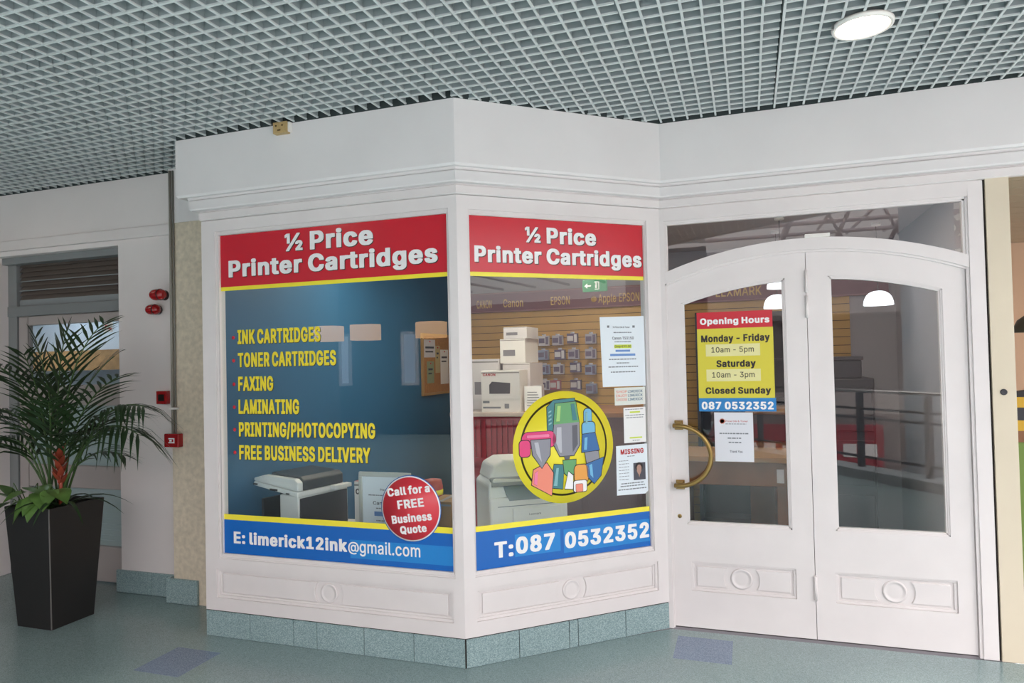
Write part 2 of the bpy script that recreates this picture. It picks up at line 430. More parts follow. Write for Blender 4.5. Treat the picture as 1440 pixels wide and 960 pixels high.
# outlines per character: (advance, loops) in 1/500 of the type size; regular and heavy
REGULAR = {
    '&': (233, '91,-7 78,-6 62,-2 50,3 34,14 22,27 19,33 14,48 11,69 13,84 19,98 37,120 59,138 39,169 33,183 32,202 34,217 39,231 50,244 63,253 79,259 104,261 124,258 138,253 149,245 161,230 166,219 168,205 164,179 152,160 134,143 120,133 119,131 162,80 167,94 169,115 205,116 209,115 209,100 207,80 204,70 191,44 224,4 225,0 224,-3 221,-4 179,-4 176,-2 163,12 142,0 125,-5|95,28 107,29 121,34 134,41 137,44 84,107 71,96 61,84 56,75 55,64 57,54 67,39 78,32|92,164 114,181 121,190 124,201 123,211 119,218 108,224 101,225 89,223 79,213 75,206 75,199 79,185'),
    '-': (236, '54,90 51,92 51,95 51,123 54,126 169,126 174,124 174,93 171,90'),
    '.': (103, '43,-6 32,-3 26,1 22,6 19,17 20,31 26,40 35,46 46,47 60,46 69,40 75,31 77,21 75,10 69,1 61,-4'),
    '/': (134, '4,-42 1,-39 2,-34 83,267 87,270 121,270 123,267 122,262 42,-39 38,-42'),
    '0': (236, '105,-7 91,-6 70,2 59,10 49,19 36,36 28,56 19,98 19,147 23,179 29,198 37,217 48,234 59,245 74,254 91,260 117,262 135,260 153,254 166,245 174,238 180,232 188,220 198,199 204,180 209,123 204,74 198,55 190,38 179,20 168,9 151,-1 135,-6|113,30 126,32 139,40 147,48 154,60 163,90 166,127 163,164 154,195 139,215 126,223 113,225 99,222 88,215 79,205 73,195 68,180 61,145 61,108 65,88 73,60 78,50 88,40 101,32'),
    '1': (236, '35,-4 32,0 32,27 33,30 98,31 100,34 100,211 96,210 49,176 41,175 38,176 37,178 37,215 94,257 142,257 144,254 144,32 146,31 200,30 201,27 201,-2 196,-4'),
    '2': (236, '29,-4 26,0 27,27 135,143 149,166 153,176 154,186 151,200 148,206 141,214 131,221 112,225 91,220 80,210 74,203 69,178 30,177 27,179 27,185 28,198 32,212 38,224 50,240 67,251 77,256 94,261 107,262 131,261 147,257 158,251 173,241 187,225 194,207 197,189 195,169 185,144 173,126 88,33 199,32 201,28 201,-2 196,-4'),
    '3': (236, '102,-7 75,-3 61,2 43,13 30,26 21,42 16,67 17,69 20,70 59,69 64,54 76,40 85,35 99,30 115,30 132,33 143,40 151,48 157,60 158,74 157,84 154,92 145,105 132,113 118,118 98,120 76,120 73,121 72,123 73,153 133,221 31,222 29,226 29,256 34,258 190,258 192,254 191,227 124,150 144,147 160,141 173,134 188,118 198,102 201,88 202,68 201,56 198,47 191,31 183,20 171,10 160,3 145,-3 129,-6'),
    '4': (236, '138,-4 135,0 134,49 17,49 14,52 14,80 117,256 121,258 157,258 161,256 160,250 63,86 66,85 134,85 135,161 140,163 173,163 176,162 177,86 179,85 209,85 212,84 213,52 209,49 177,48 177,0 176,-3'),
    '5': (236, '104,-7 92,-6 76,-2 65,3 49,13 36,27 30,39 27,47 24,67 28,69 65,69 67,66 74,48 83,39 102,30 111,30 121,31 134,36 144,45 151,55 156,68 157,79 156,95 151,108 143,118 132,127 120,133 109,133 89,130 67,119 34,122 29,123 28,129 42,256 47,258 187,258 189,256 189,253 189,225 187,222 83,222 81,221 75,163 97,170 118,171 135,169 154,162 167,156 178,145 187,134 195,118 200,101 201,78 197,51 190,35 181,22 170,12 146,-2 129,-6'),
    '6': (236, '106,-7 82,-3 68,3 54,13 45,22 36,36 28,58 26,83 28,103 34,122 51,154 120,256 124,258 164,258 167,255 166,250 103,160 123,161 149,157 163,150 179,138 191,122 199,97 200,75 196,49 190,33 181,21 172,13 160,4 146,-3 132,-6|112,29 123,30 133,34 144,44 151,54 156,66 157,78 155,95 151,104 144,114 133,123 124,127 113,128 102,127 93,123 82,114 75,104 70,92 69,80 71,63 75,54 82,44 92,34 102,30'),
    '7': (236, '45,-4 42,-2 43,3 153,221 151,222 28,222 25,226 25,256 30,258 200,257 201,254 200,221 88,-2 84,-4'),
    '8': (236, '106,-7 90,-5 72,-1 63,3 45,14 32,28 25,41 23,48 20,70 22,85 26,98 35,113 45,124 61,133 53,139 41,150 32,171 29,193 32,211 39,227 53,243 69,253 82,258 95,261 119,262 141,259 158,253 174,242 188,226 194,211 197,193 194,170 185,150 173,139 165,133 181,124 191,114 199,101 205,85 206,65 203,44 194,28 180,13 163,2 147,-3 128,-6|104,30 125,30 137,34 150,43 155,49 161,59 162,69 161,81 155,91 147,101 136,107 124,112 108,113 90,107 77,99 71,91 65,81 65,63 70,49 79,40 88,34|106,150 122,150 132,154 148,168 152,180 153,190 148,208 134,221 123,225 107,225 94,221 85,215 78,208 74,196 73,186 78,167 85,160 94,154'),
    '9': (236, '62,-4 59,-1 60,4 122,94 103,93 90,94 83,96 64,104 46,118 35,132 30,146 27,158 26,180 30,206 36,221 45,233 62,248 75,255 94,261 107,262 131,261 144,257 160,251 173,240 181,233 188,222 196,207 199,192 200,170 198,153 193,136 186,118 174,97 106,-2 102,-4|106,127 123,127 134,133 142,139 151,150 156,162 157,173 155,190 151,201 145,211 133,220 124,224 113,225 102,224 93,220 83,212 75,201 70,184 70,163 75,150 82,141 91,133'),
    '@': (347, '172,-72 127,-67 105,-60 88,-53 70,-42 55,-28 44,-16 34,2 26,18 19,42 15,72 15,115 19,138 24,153 33,175 43,192 54,205 71,219 88,231 105,238 126,245 155,249 200,249 221,245 240,239 258,230 274,218 287,206 297,193 307,176 320,143 324,113 322,75 315,42 306,22 295,11 281,5 261,1 236,4 217,13 209,20 199,11 182,4 159,2 135,7 119,15 107,28 96,46 89,79 89,103 93,124 97,135 108,151 123,164 142,173 162,176 184,174 203,166 205,170 208,171 239,171 242,170 243,56 244,47 247,42 255,35 262,35 267,37 273,42 278,51 282,71 285,108 284,121 276,151 272,160 264,173 245,194 220,208 206,213 189,216 174,217 158,216 140,213 126,208 111,202 98,193 78,172 70,157 63,141 56,107 56,78 59,51 63,35 78,7 99,-16 127,-30 145,-35 162,-38 181,-38 203,-36 241,-25 249,-25 251,-29 258,-50 258,-54 256,-57 235,-64 206,-69|165,37 176,38 185,42 195,51 200,61 203,74 205,91 204,109 199,123 193,131 185,137 170,141 154,139 146,135 139,128 131,115 128,105 127,92 131,66 137,53 145,44 156,39'),
    'A': (249, '5,-4 2,-1 4,6 95,256 99,258 143,257 235,6 237,-2 232,-4 196,-4 193,-3 167,67 75,67 72,65 48,-3 44,-4|86,103 154,104 119,204 86,106'),
    'B': (237, '27,-4 25,-3 24,0 24,256 29,258 127,258 154,254 169,248 186,237 196,223 203,204 205,190 204,175 204,169 199,158 191,146 173,134 187,126 198,116 207,104 212,89 215,71 214,56 212,47 206,30 193,16 178,6 155,-1 129,-4|69,33 136,34 149,38 157,42 168,54 171,64 170,77 165,89 155,101 148,106 136,110 69,111|69,147 117,147 129,148 140,152 149,159 157,168 161,185 158,200 150,211 135,219 117,222 69,222'),
    'C': (264, '126,-7 109,-6 88,1 71,8 55,21 41,36 29,56 21,77 16,99 14,131 16,155 22,181 30,200 41,218 52,231 70,245 88,254 109,260 138,262 174,256 190,249 207,239 220,226 230,211 238,194 242,172 238,170 200,171 188,195 173,211 153,220 134,223 123,223 110,219 101,215 86,204 77,193 68,179 63,163 59,146 59,115 63,91 69,74 85,51 97,42 111,35 134,31 154,34 174,44 189,60 200,83 238,84 241,83 242,79 238,60 230,42 220,29 206,16 192,5 172,-2 156,-6'),
    'D': (260, '27,-4 25,-3 24,0 24,256 29,258 139,257 162,251 181,242 196,232 211,216 223,198 231,175 235,156 237,132 236,111 230,78 222,55 211,38 196,23 180,12 159,3 138,-2 114,-4|69,33 123,34 140,38 154,43 165,52 176,64 188,90 194,128 189,161 185,176 176,191 166,202 155,211 141,217 126,221 110,222 70,222 68,221'),
    'E': (218, '27,-4 25,-3 24,0 24,256 29,258 191,257 192,254 192,226 189,222 68,221 69,147 181,147 184,144 184,115 183,111 180,110 69,110 68,36 70,33 191,33 194,29 194,-2 189,-4'),
    'F': (214, '27,-4 25,-3 24,0 24,256 29,258 190,257 191,254 191,226 188,222 68,221 68,144 176,143 179,140 179,110 175,107 69,107 68,-2 64,-4'),
    'G': (269, '126,-7 108,-6 88,1 72,9 55,21 40,36 29,56 21,77 16,100 14,131 16,155 21,177 29,199 41,219 55,234 68,245 86,254 108,260 136,262 156,260 174,256 192,249 206,239 219,226 231,210 239,192 243,172 239,170 199,171 188,194 172,210 153,220 133,223 121,223 109,219 97,212 82,200 76,193 70,183 63,165 59,146 58,126 61,101 69,75 76,63 86,51 97,41 111,35 133,31 151,33 163,38 182,51 192,65 196,74 200,95 136,97 135,100 135,128 136,131 138,132 243,132 245,128 245,97 243,78 239,59 230,41 220,27 209,17 193,5 174,-2 157,-6'),
    'H': (267, '27,-4 24,-2 24,1 25,257 28,258 63,258 68,256 69,148 187,148 189,148 190,150 190,256 194,258 233,257 234,253 233,-3 230,-4 195,-4 190,-2 189,112 71,112 69,112 68,110 68,-2 64,-4'),
    'I': (159, '13,-4 10,0 11,32 14,33 51,33 53,35 53,219 51,222 11,223 10,226 10,256 15,258 139,257 141,254 141,226 140,223 99,222 97,221 97,36 99,33 140,32 141,29 141,-2 136,-4'),
    'J': (207, '87,-7 67,-5 48,2 34,12 23,25 20,30 13,48 11,70 11,88 15,90 54,89 59,53 67,40 80,32 93,30 104,32 119,41 127,54 130,75 130,255 134,258 172,258 174,254 174,71 171,47 164,27 151,12 138,2 117,-5'),
    'K': (242, '27,-4 24,-2 24,1 25,257 28,258 63,258 68,256 69,140 177,257 181,258 229,257 230,254 229,250 130,144 229,4 230,1 229,-3 225,-4 184,-4 181,-3 98,112 68,81 68,-2 64,-4'),
    'L': (205, '27,-4 25,-3 24,0 24,255 25,257 28,258 65,258 67,257 68,254 68,34 184,33 187,30 187,-1 186,-3 182,-4'),
    'M': (323, '27,-4 24,-2 24,1 25,257 29,258 77,258 82,256 142,104 157,60 232,256 237,258 285,258 289,257 289,-3 286,-4 250,-4 246,-1 246,174 177,-2 173,-4 142,-4 139,-3 137,-1 67,174 67,-1 63,-4'),
    'N': (271, '27,-4 24,-2 24,1 25,257 28,258 69,258 74,256 193,68 193,255 197,258 237,257 238,253 237,-3 234,-4 192,-4 187,-2 68,188 68,-1 64,-4'),
    'O': (276, '125,-7 107,-6 71,8 55,21 41,36 29,56 21,77 16,99 14,131 16,155 22,181 30,200 41,218 52,231 70,245 88,254 108,260 138,262 159,260 181,253 197,245 211,235 226,219 238,199 246,177 251,155 253,123 251,99 245,74 234,50 226,37 215,24 197,9 178,0 159,-6|131,31 145,32 169,41 180,50 190,60 198,74 204,91 208,108 209,125 208,146 204,163 198,179 190,193 170,213 157,219 139,223 122,223 109,219 96,212 77,194 69,180 63,163 59,146 58,129 59,108 63,91 69,74 77,60 98,41 111,35'),
    'P': (231, '27,-4 25,-3 24,0 24,256 29,258 133,257 156,254 171,247 182,240 192,229 201,217 206,202 209,186 209,162 206,144 200,130 192,117 184,109 171,100 155,94 134,90 69,89 68,-2 64,-4|69,125 112,125 128,127 144,132 153,139 161,151 165,162 166,174 165,186 161,197 154,207 143,216 128,220 112,222 69,222'),
    'Q': (276, '197,-28 194,-26 175,-1 152,-6 109,-6 88,1 70,8 55,21 41,37 29,56 22,74 16,99 14,130 16,155 22,181 30,200 41,218 51,230 70,245 88,254 108,260 130,262 159,260 179,254 197,245 212,234 226,218 238,198 246,177 251,155 253,129 251,99 246,77 238,56 226,37 210,19 239,-21 240,-25 236,-28|131,31 145,32 149,35 118,77 118,83 122,84 160,83 183,55 185,55 190,61 198,74 203,88 208,108 209,125 208,146 204,163 198,179 190,193 170,213 157,219 139,223 122,223 109,219 96,212 77,194 69,180 63,163 59,146 58,129 59,108 63,91 69,74 77,60 98,41 111,35'),
    'R': (233, '27,-4 25,-3 24,0 24,256 29,258 133,257 156,254 172,247 188,235 201,219 210,194 211,172 210,158 200,133 187,116 166,102 219,4 220,-2 215,-4 172,-3 119,94 71,95 68,93 68,-2 64,-4|69,132 132,133 144,137 154,144 162,154 166,175 165,188 162,198 155,207 144,216 128,220 112,222 69,222'),
    'S': (232, '104,-8 90,-7 74,-4 45,8 27,26 20,39 15,52 13,65 14,71 18,72 56,72 58,69 61,58 66,50 77,38 87,33 95,31 119,30 139,34 150,41 159,49 165,61 166,70 165,79 158,88 143,99 67,123 49,133 38,142 28,154 22,168 20,188 23,208 31,226 42,238 52,245 65,253 88,260 108,262 128,261 147,258 162,253 182,239 194,227 203,211 206,191 205,186 201,185 165,186 163,188 157,203 145,216 135,221 124,224 106,224 88,220 78,214 70,206 65,193 66,177 72,169 89,158 159,136 185,122 195,112 203,101 208,87 210,67 207,48 199,30 190,18 179,10 167,2 151,-4 134,-7'),
    'T': (233, '93,-4 91,-3 90,0 90,221 88,222 12,223 10,226 10,256 15,258 212,257 214,253 214,226 212,223 134,221 134,-1 130,-4'),
    'U': (268, '121,-8 106,-7 89,-3 73,4 59,13 46,25 37,36 30,52 25,68 24,82 24,256 29,258 64,258 68,256 68,91 70,74 76,59 85,48 90,44 99,37 112,33 130,31 147,33 160,37 171,45 182,59 188,74 190,91 190,256 194,258 233,257 235,254 235,85 233,68 229,51 221,37 213,25 187,4 170,-3 153,-7'),
    'V': (249, '99,-4 96,-1 84,30 3,249 2,256 6,258 43,258 48,256 121,51 191,256 195,258 235,257 237,254 235,248 145,-2 141,-4'),
    'W': (352, '75,-4 71,1 2,251 3,257 6,258 42,258 47,256 97,64 148,257 192,258 196,256 246,65 296,256 301,258 337,258 340,257 341,252 339,246 270,-3 267,-4 227,-4 222,-2 171,185 121,-2 117,-4'),
    'X': (246, '6,-4 3,-1 4,4 93,130 10,250 9,253 10,257 15,258 54,258 57,257 119,166 133,188 182,257 186,258 228,257 229,254 228,250 145,131 233,4 234,1 233,-3 228,-4 189,-4 186,-3 119,95 51,-3 47,-4'),
    'Y': (245, '99,-4 96,0 96,102 4,248 2,252 2,256 7,258 48,258 51,257 119,146 136,178 185,256 190,258 232,257 234,255 233,251 140,102 140,-2 136,-4'),
    'Z': (228, '18,-4 15,0 16,26 149,221 17,222 14,226 15,257 19,258 203,257 204,254 203,228 70,33 73,32 203,33 206,29 205,-3 201,-4'),
    'a': (204, '73,-8 59,-7 42,-1 30,7 19,19 11,38 9,56 12,74 23,92 36,101 59,109 85,114 114,117 128,121 132,128 131,138 122,153 114,158 102,160 88,160 79,157 65,147 56,135 53,133 46,133 17,142 14,144 14,148 23,164 34,176 47,185 59,191 78,195 91,196 123,194 148,184 157,176 167,163 173,147 174,130 174,-1 170,-4 135,-4 132,-2 131,8 113,-2 100,-7|83,28 97,28 106,31 120,42 126,50 130,59 132,71 131,86 94,80 72,75 63,72 57,66 53,60 52,52 53,45 56,40 62,34 68,31'),
    'c': (207, '97,-8 83,-7 73,-4 55,4 42,13 31,25 22,41 16,57 12,73 11,99 13,120 22,147 31,162 40,173 53,183 68,191 83,195 108,196 134,193 159,181 175,164 187,141 187,136 181,133 155,127 148,127 145,129 139,142 131,150 117,158 101,160 90,158 79,152 68,141 61,128 56,107 54,94 56,77 60,61 65,52 68,47 79,36 90,30 104,28 117,30 130,37 140,47 146,61 149,63 156,63 183,55 186,54 187,50 183,37 177,26 158,8 133,-4 108,-8'),
    'd': (221, '91,-8 78,-7 66,-3 51,5 38,15 21,40 12,72 11,90 12,115 20,146 30,164 48,181 63,190 79,195 102,196 118,195 131,190 148,178 149,256 153,258 190,258 192,253 192,-2 188,-4 152,-4 150,-1 149,13 131,-1 120,-6|99,28 113,30 123,34 127,36 136,45 144,61 148,77 150,95 148,112 144,128 136,142 125,153 114,159 103,160 90,159 79,153 68,142 60,128 56,112 54,95 56,77 60,62 67,48 79,36 90,30'),
    'e': (211, '98,-8 82,-6 68,-2 55,4 42,13 31,25 22,40 16,57 12,73 11,98 13,119 22,146 31,162 39,171 53,183 66,190 82,195 109,196 132,192 151,184 164,174 174,162 186,140 191,115 192,85 191,82 188,81 56,81 56,71 61,57 69,44 81,35 94,29 106,28 124,31 137,39 147,55 150,57 157,57 184,49 188,47 188,42 182,29 174,18 161,6 146,-1 129,-7|56,114 145,114 147,116 142,133 136,143 127,152 114,159 102,160 90,159 79,154 68,144 60,132 56,119'),
    'g': (222, '95,-79 80,-78 65,-74 48,-66 37,-59 27,-49 19,-38 19,-33 45,-17 53,-16 57,-18 67,-30 83,-41 98,-44 121,-42 136,-34 146,-21 150,-1 150,18 127,3 115,0 93,-2 67,3 53,9 31,27 23,42 17,56 12,75 11,99 12,116 21,148 30,164 48,181 63,190 79,195 102,196 118,195 132,189 150,176 151,191 153,193 190,194 192,190 192,-8 191,-22 187,-35 180,-48 172,-57 166,-63 151,-71 136,-76 123,-78|99,35 115,36 127,42 136,50 144,63 148,77 150,95 149,114 144,130 137,142 123,155 115,159 103,160 90,159 82,155 67,141 60,128 56,113 54,96 60,65 67,52 79,41 90,36'),
    'h': (214, '23,-4 21,-3 20,0 20,255 21,257 24,258 60,258 62,257 63,254 64,179 72,185 92,193 111,196 133,194 155,186 167,176 176,161 181,150 185,124 185,-1 184,-3 181,-4 146,-4 142,-2 142,115 139,133 130,149 118,157 104,160 84,155 69,139 64,127 63,113 63,-2 59,-4'),
    'i': (92, '23,-4 21,-3 20,0 20,191 24,194 60,194 62,193 63,190 63,-1 59,-4|38,217 29,220 21,225 16,232 15,245 17,252 23,260 34,265 46,266 60,261 66,254 69,245 68,235 66,229 59,222 46,217'),
    'j': (92, '-8,-75 -11,-71 -11,-41 -8,-39 9,-37 15,-32 19,-26 19,-21 20,191 24,194 60,194 63,192 63,189 63,-17 61,-34 56,-48 49,-58 37,-68 22,-74|38,217 29,220 21,225 16,232 14,244 17,252 23,260 32,264 46,266 55,263 62,259 67,250 69,240 67,231 61,223 52,219'),
    'k': (199, '23,-4 21,-3 20,0 20,255 21,257 24,258 60,258 62,257 63,254 64,119 137,193 181,194 186,192 184,186 109,108 191,4 192,-1 191,-3 188,-4 146,-4 142,-3 76,79 63,66 63,-2 59,-4'),
    'l': (104, '65,-5 46,-2 32,7 23,22 20,39 20,254 21,257 23,258 59,258 63,255 63,51 64,40 66,34 70,31 87,31 90,30 96,2 95,-2 91,-3'),
    'm': (314, '23,-4 20,-2 20,1 20,189 21,193 60,194 62,191 63,179 80,191 94,196 113,197 130,194 135,193 148,184 160,170 172,183 185,191 201,196 222,197 238,195 252,190 267,179 276,166 281,153 284,131 284,0 283,-3 247,-4 242,-2 242,124 239,141 229,154 220,159 208,161 200,160 191,156 179,143 175,133 174,123 174,-2 169,-4 132,-3 131,0 131,126 130,133 128,142 120,153 110,159 98,160 85,157 76,151 69,142 64,131 63,118 63,-2 59,-4'),
    'n': (214, '23,-4 21,-3 20,0 21,193 25,194 60,194 62,191 63,178 71,185 89,192 110,196 135,194 152,187 165,177 175,163 181,151 184,137 185,123 184,-3 181,-4 147,-4 142,-2 142,115 139,133 130,149 118,157 104,160 84,155 69,139 64,127 63,113 63,-2 59,-4'),
    'o': (217, '97,-8 83,-7 73,-4 55,4 42,13 31,26 22,41 17,54 12,72 11,90 12,115 16,131 23,149 39,172 52,183 67,190 83,195 108,196 124,195 141,190 155,183 168,172 185,149 192,132 195,112 197,92 195,72 192,56 186,41 176,26 165,13 154,4 138,-3 123,-7|103,28 116,30 128,36 140,47 148,62 152,77 154,94 148,126 140,141 128,152 116,158 104,160 91,158 82,154 68,141 60,126 54,94 56,77 60,62 67,48 82,34 91,30'),
    'p': (221, '23,-75 21,-74 20,-71 20,192 24,194 60,194 62,191 63,176 81,189 95,195 128,195 150,190 171,176 180,166 190,149 197,133 200,109 200,79 197,58 191,40 175,16 165,7 150,-2 134,-7 119,-8 95,-7 81,-1 64,12 63,-73 59,-75|107,28 123,31 135,37 144,46 152,60 156,73 158,94 156,116 152,129 144,142 133,153 122,159 111,160 98,159 90,155 75,141 68,128 64,112 62,95 64,76 69,60 75,47 87,35 98,30'),
    'r': (139, '23,-4 21,-3 20,0 20,192 24,194 59,194 62,191 63,180 71,187 86,194 103,196 126,195 128,192 127,158 119,157 103,158 85,154 74,146 69,139 64,129 63,117 63,-2 59,-4'),
    's': (191, '83,-8 67,-7 51,-1 36,6 25,17 18,29 12,45 13,50 43,57 50,57 53,55 59,43 67,34 79,29 93,28 105,29 117,35 126,44 127,51 126,58 121,65 113,70 70,81 54,87 40,93 30,102 21,116 17,140 20,154 27,169 38,180 43,183 53,188 70,194 90,196 116,195 141,185 153,175 163,160 168,147 167,142 138,135 131,135 128,137 123,147 115,155 106,160 93,161 82,160 70,154 62,146 61,139 62,132 68,125 78,119 136,103 155,92 159,88 168,73 172,50 169,35 164,25 149,8 135,0 116,-6'),
    't': (123, '77,-6 65,-5 50,1 40,9 30,23 26,44 26,159 24,160 0,160 -3,163 -2,193 26,195 26,237 29,240 68,239 69,236 69,195 104,194 108,191 108,164 107,161 71,160 69,159 69,50 71,39 74,34 79,30 85,30 103,31 106,30 113,0 110,-3 100,-5'),
    'u': (214, '86,-7 69,-5 51,2 38,13 29,27 24,39 21,52 20,65 20,192 26,194 59,194 63,192 63,75 66,56 74,40 87,32 100,30 119,34 127,40 136,50 140,62 142,78 142,192 146,194 183,193 185,189 185,-2 181,-4 145,-4 143,-1 142,12 133,4 115,-4 95,-7'),
    'v': (204, '78,-4 75,-1 6,181 3,188 3,192 7,194 42,194 48,192 87,84 97,54 146,192 151,194 191,193 192,190 191,185 119,-2 115,-4'),
    'w': (293, '66,-4 63,-2 62,3 12,164 5,187 6,193 9,194 45,194 50,192 85,64 121,193 159,194 164,192 198,66 234,192 239,194 274,194 277,193 278,187 220,-3 217,-4 183,-4 178,-2 141,125 105,-2 101,-4'),
    'x': (198, '7,-4 4,-1 5,4 70,98 9,186 9,193 13,194 52,194 55,193 96,131 136,193 140,194 181,193 182,190 181,186 120,96 184,4 184,-3 180,-4 141,-4 138,-3 94,64 51,-3 47,-4'),
    'y': (204, '39,-77 28,-76 20,-73 18,-71 18,-66 25,-42 29,-39 49,-40 58,-35 65,-26 74,0 4,185 3,192 7,194 42,194 48,192 87,84 97,54 147,192 151,194 190,193 192,190 191,185 108,-30 102,-42 93,-58 78,-70 59,-75'),
    '½': (302, '27,-4 24,-1 26,5 199,256 203,258 239,257 240,253 238,249 65,-2 61,-4|179,-4 176,-1 177,22 223,70 237,88 242,100 241,105 237,109 231,113 226,113 218,109 211,95 178,95 175,97 175,101 179,119 189,131 195,135 206,141 224,144 250,141 266,133 277,119 280,105 281,99 278,87 267,67 233,28 282,26 283,23 283,-2 278,-4|44,112 41,116 41,219 39,219 17,203 8,203 6,206 6,234 9,238 37,258 77,258 79,257 80,254 80,115 76,112'),
    '€': (241, '136,-7 120,-6 101,1 85,9 71,20 58,36 46,54 37,86 6,86 3,87 2,93 11,117 15,119 33,119 33,134 31,136 5,136 3,137 2,141 12,167 37,169 46,200 58,218 72,235 85,245 101,254 120,260 148,262 168,260 185,254 199,248 216,236 218,229 205,204 202,201 194,202 178,214 163,220 144,223 127,220 112,212 101,203 86,180 84,168 184,168 187,167 188,163 176,139 173,136 78,136 77,125 79,119 162,119 165,118 166,116 165,110 153,87 85,86 83,85 84,81 88,71 101,51 112,42 127,33 144,31 161,33 178,40 193,51 201,52 204,49 217,21 215,17 203,8 184,-1 166,-6'),
}
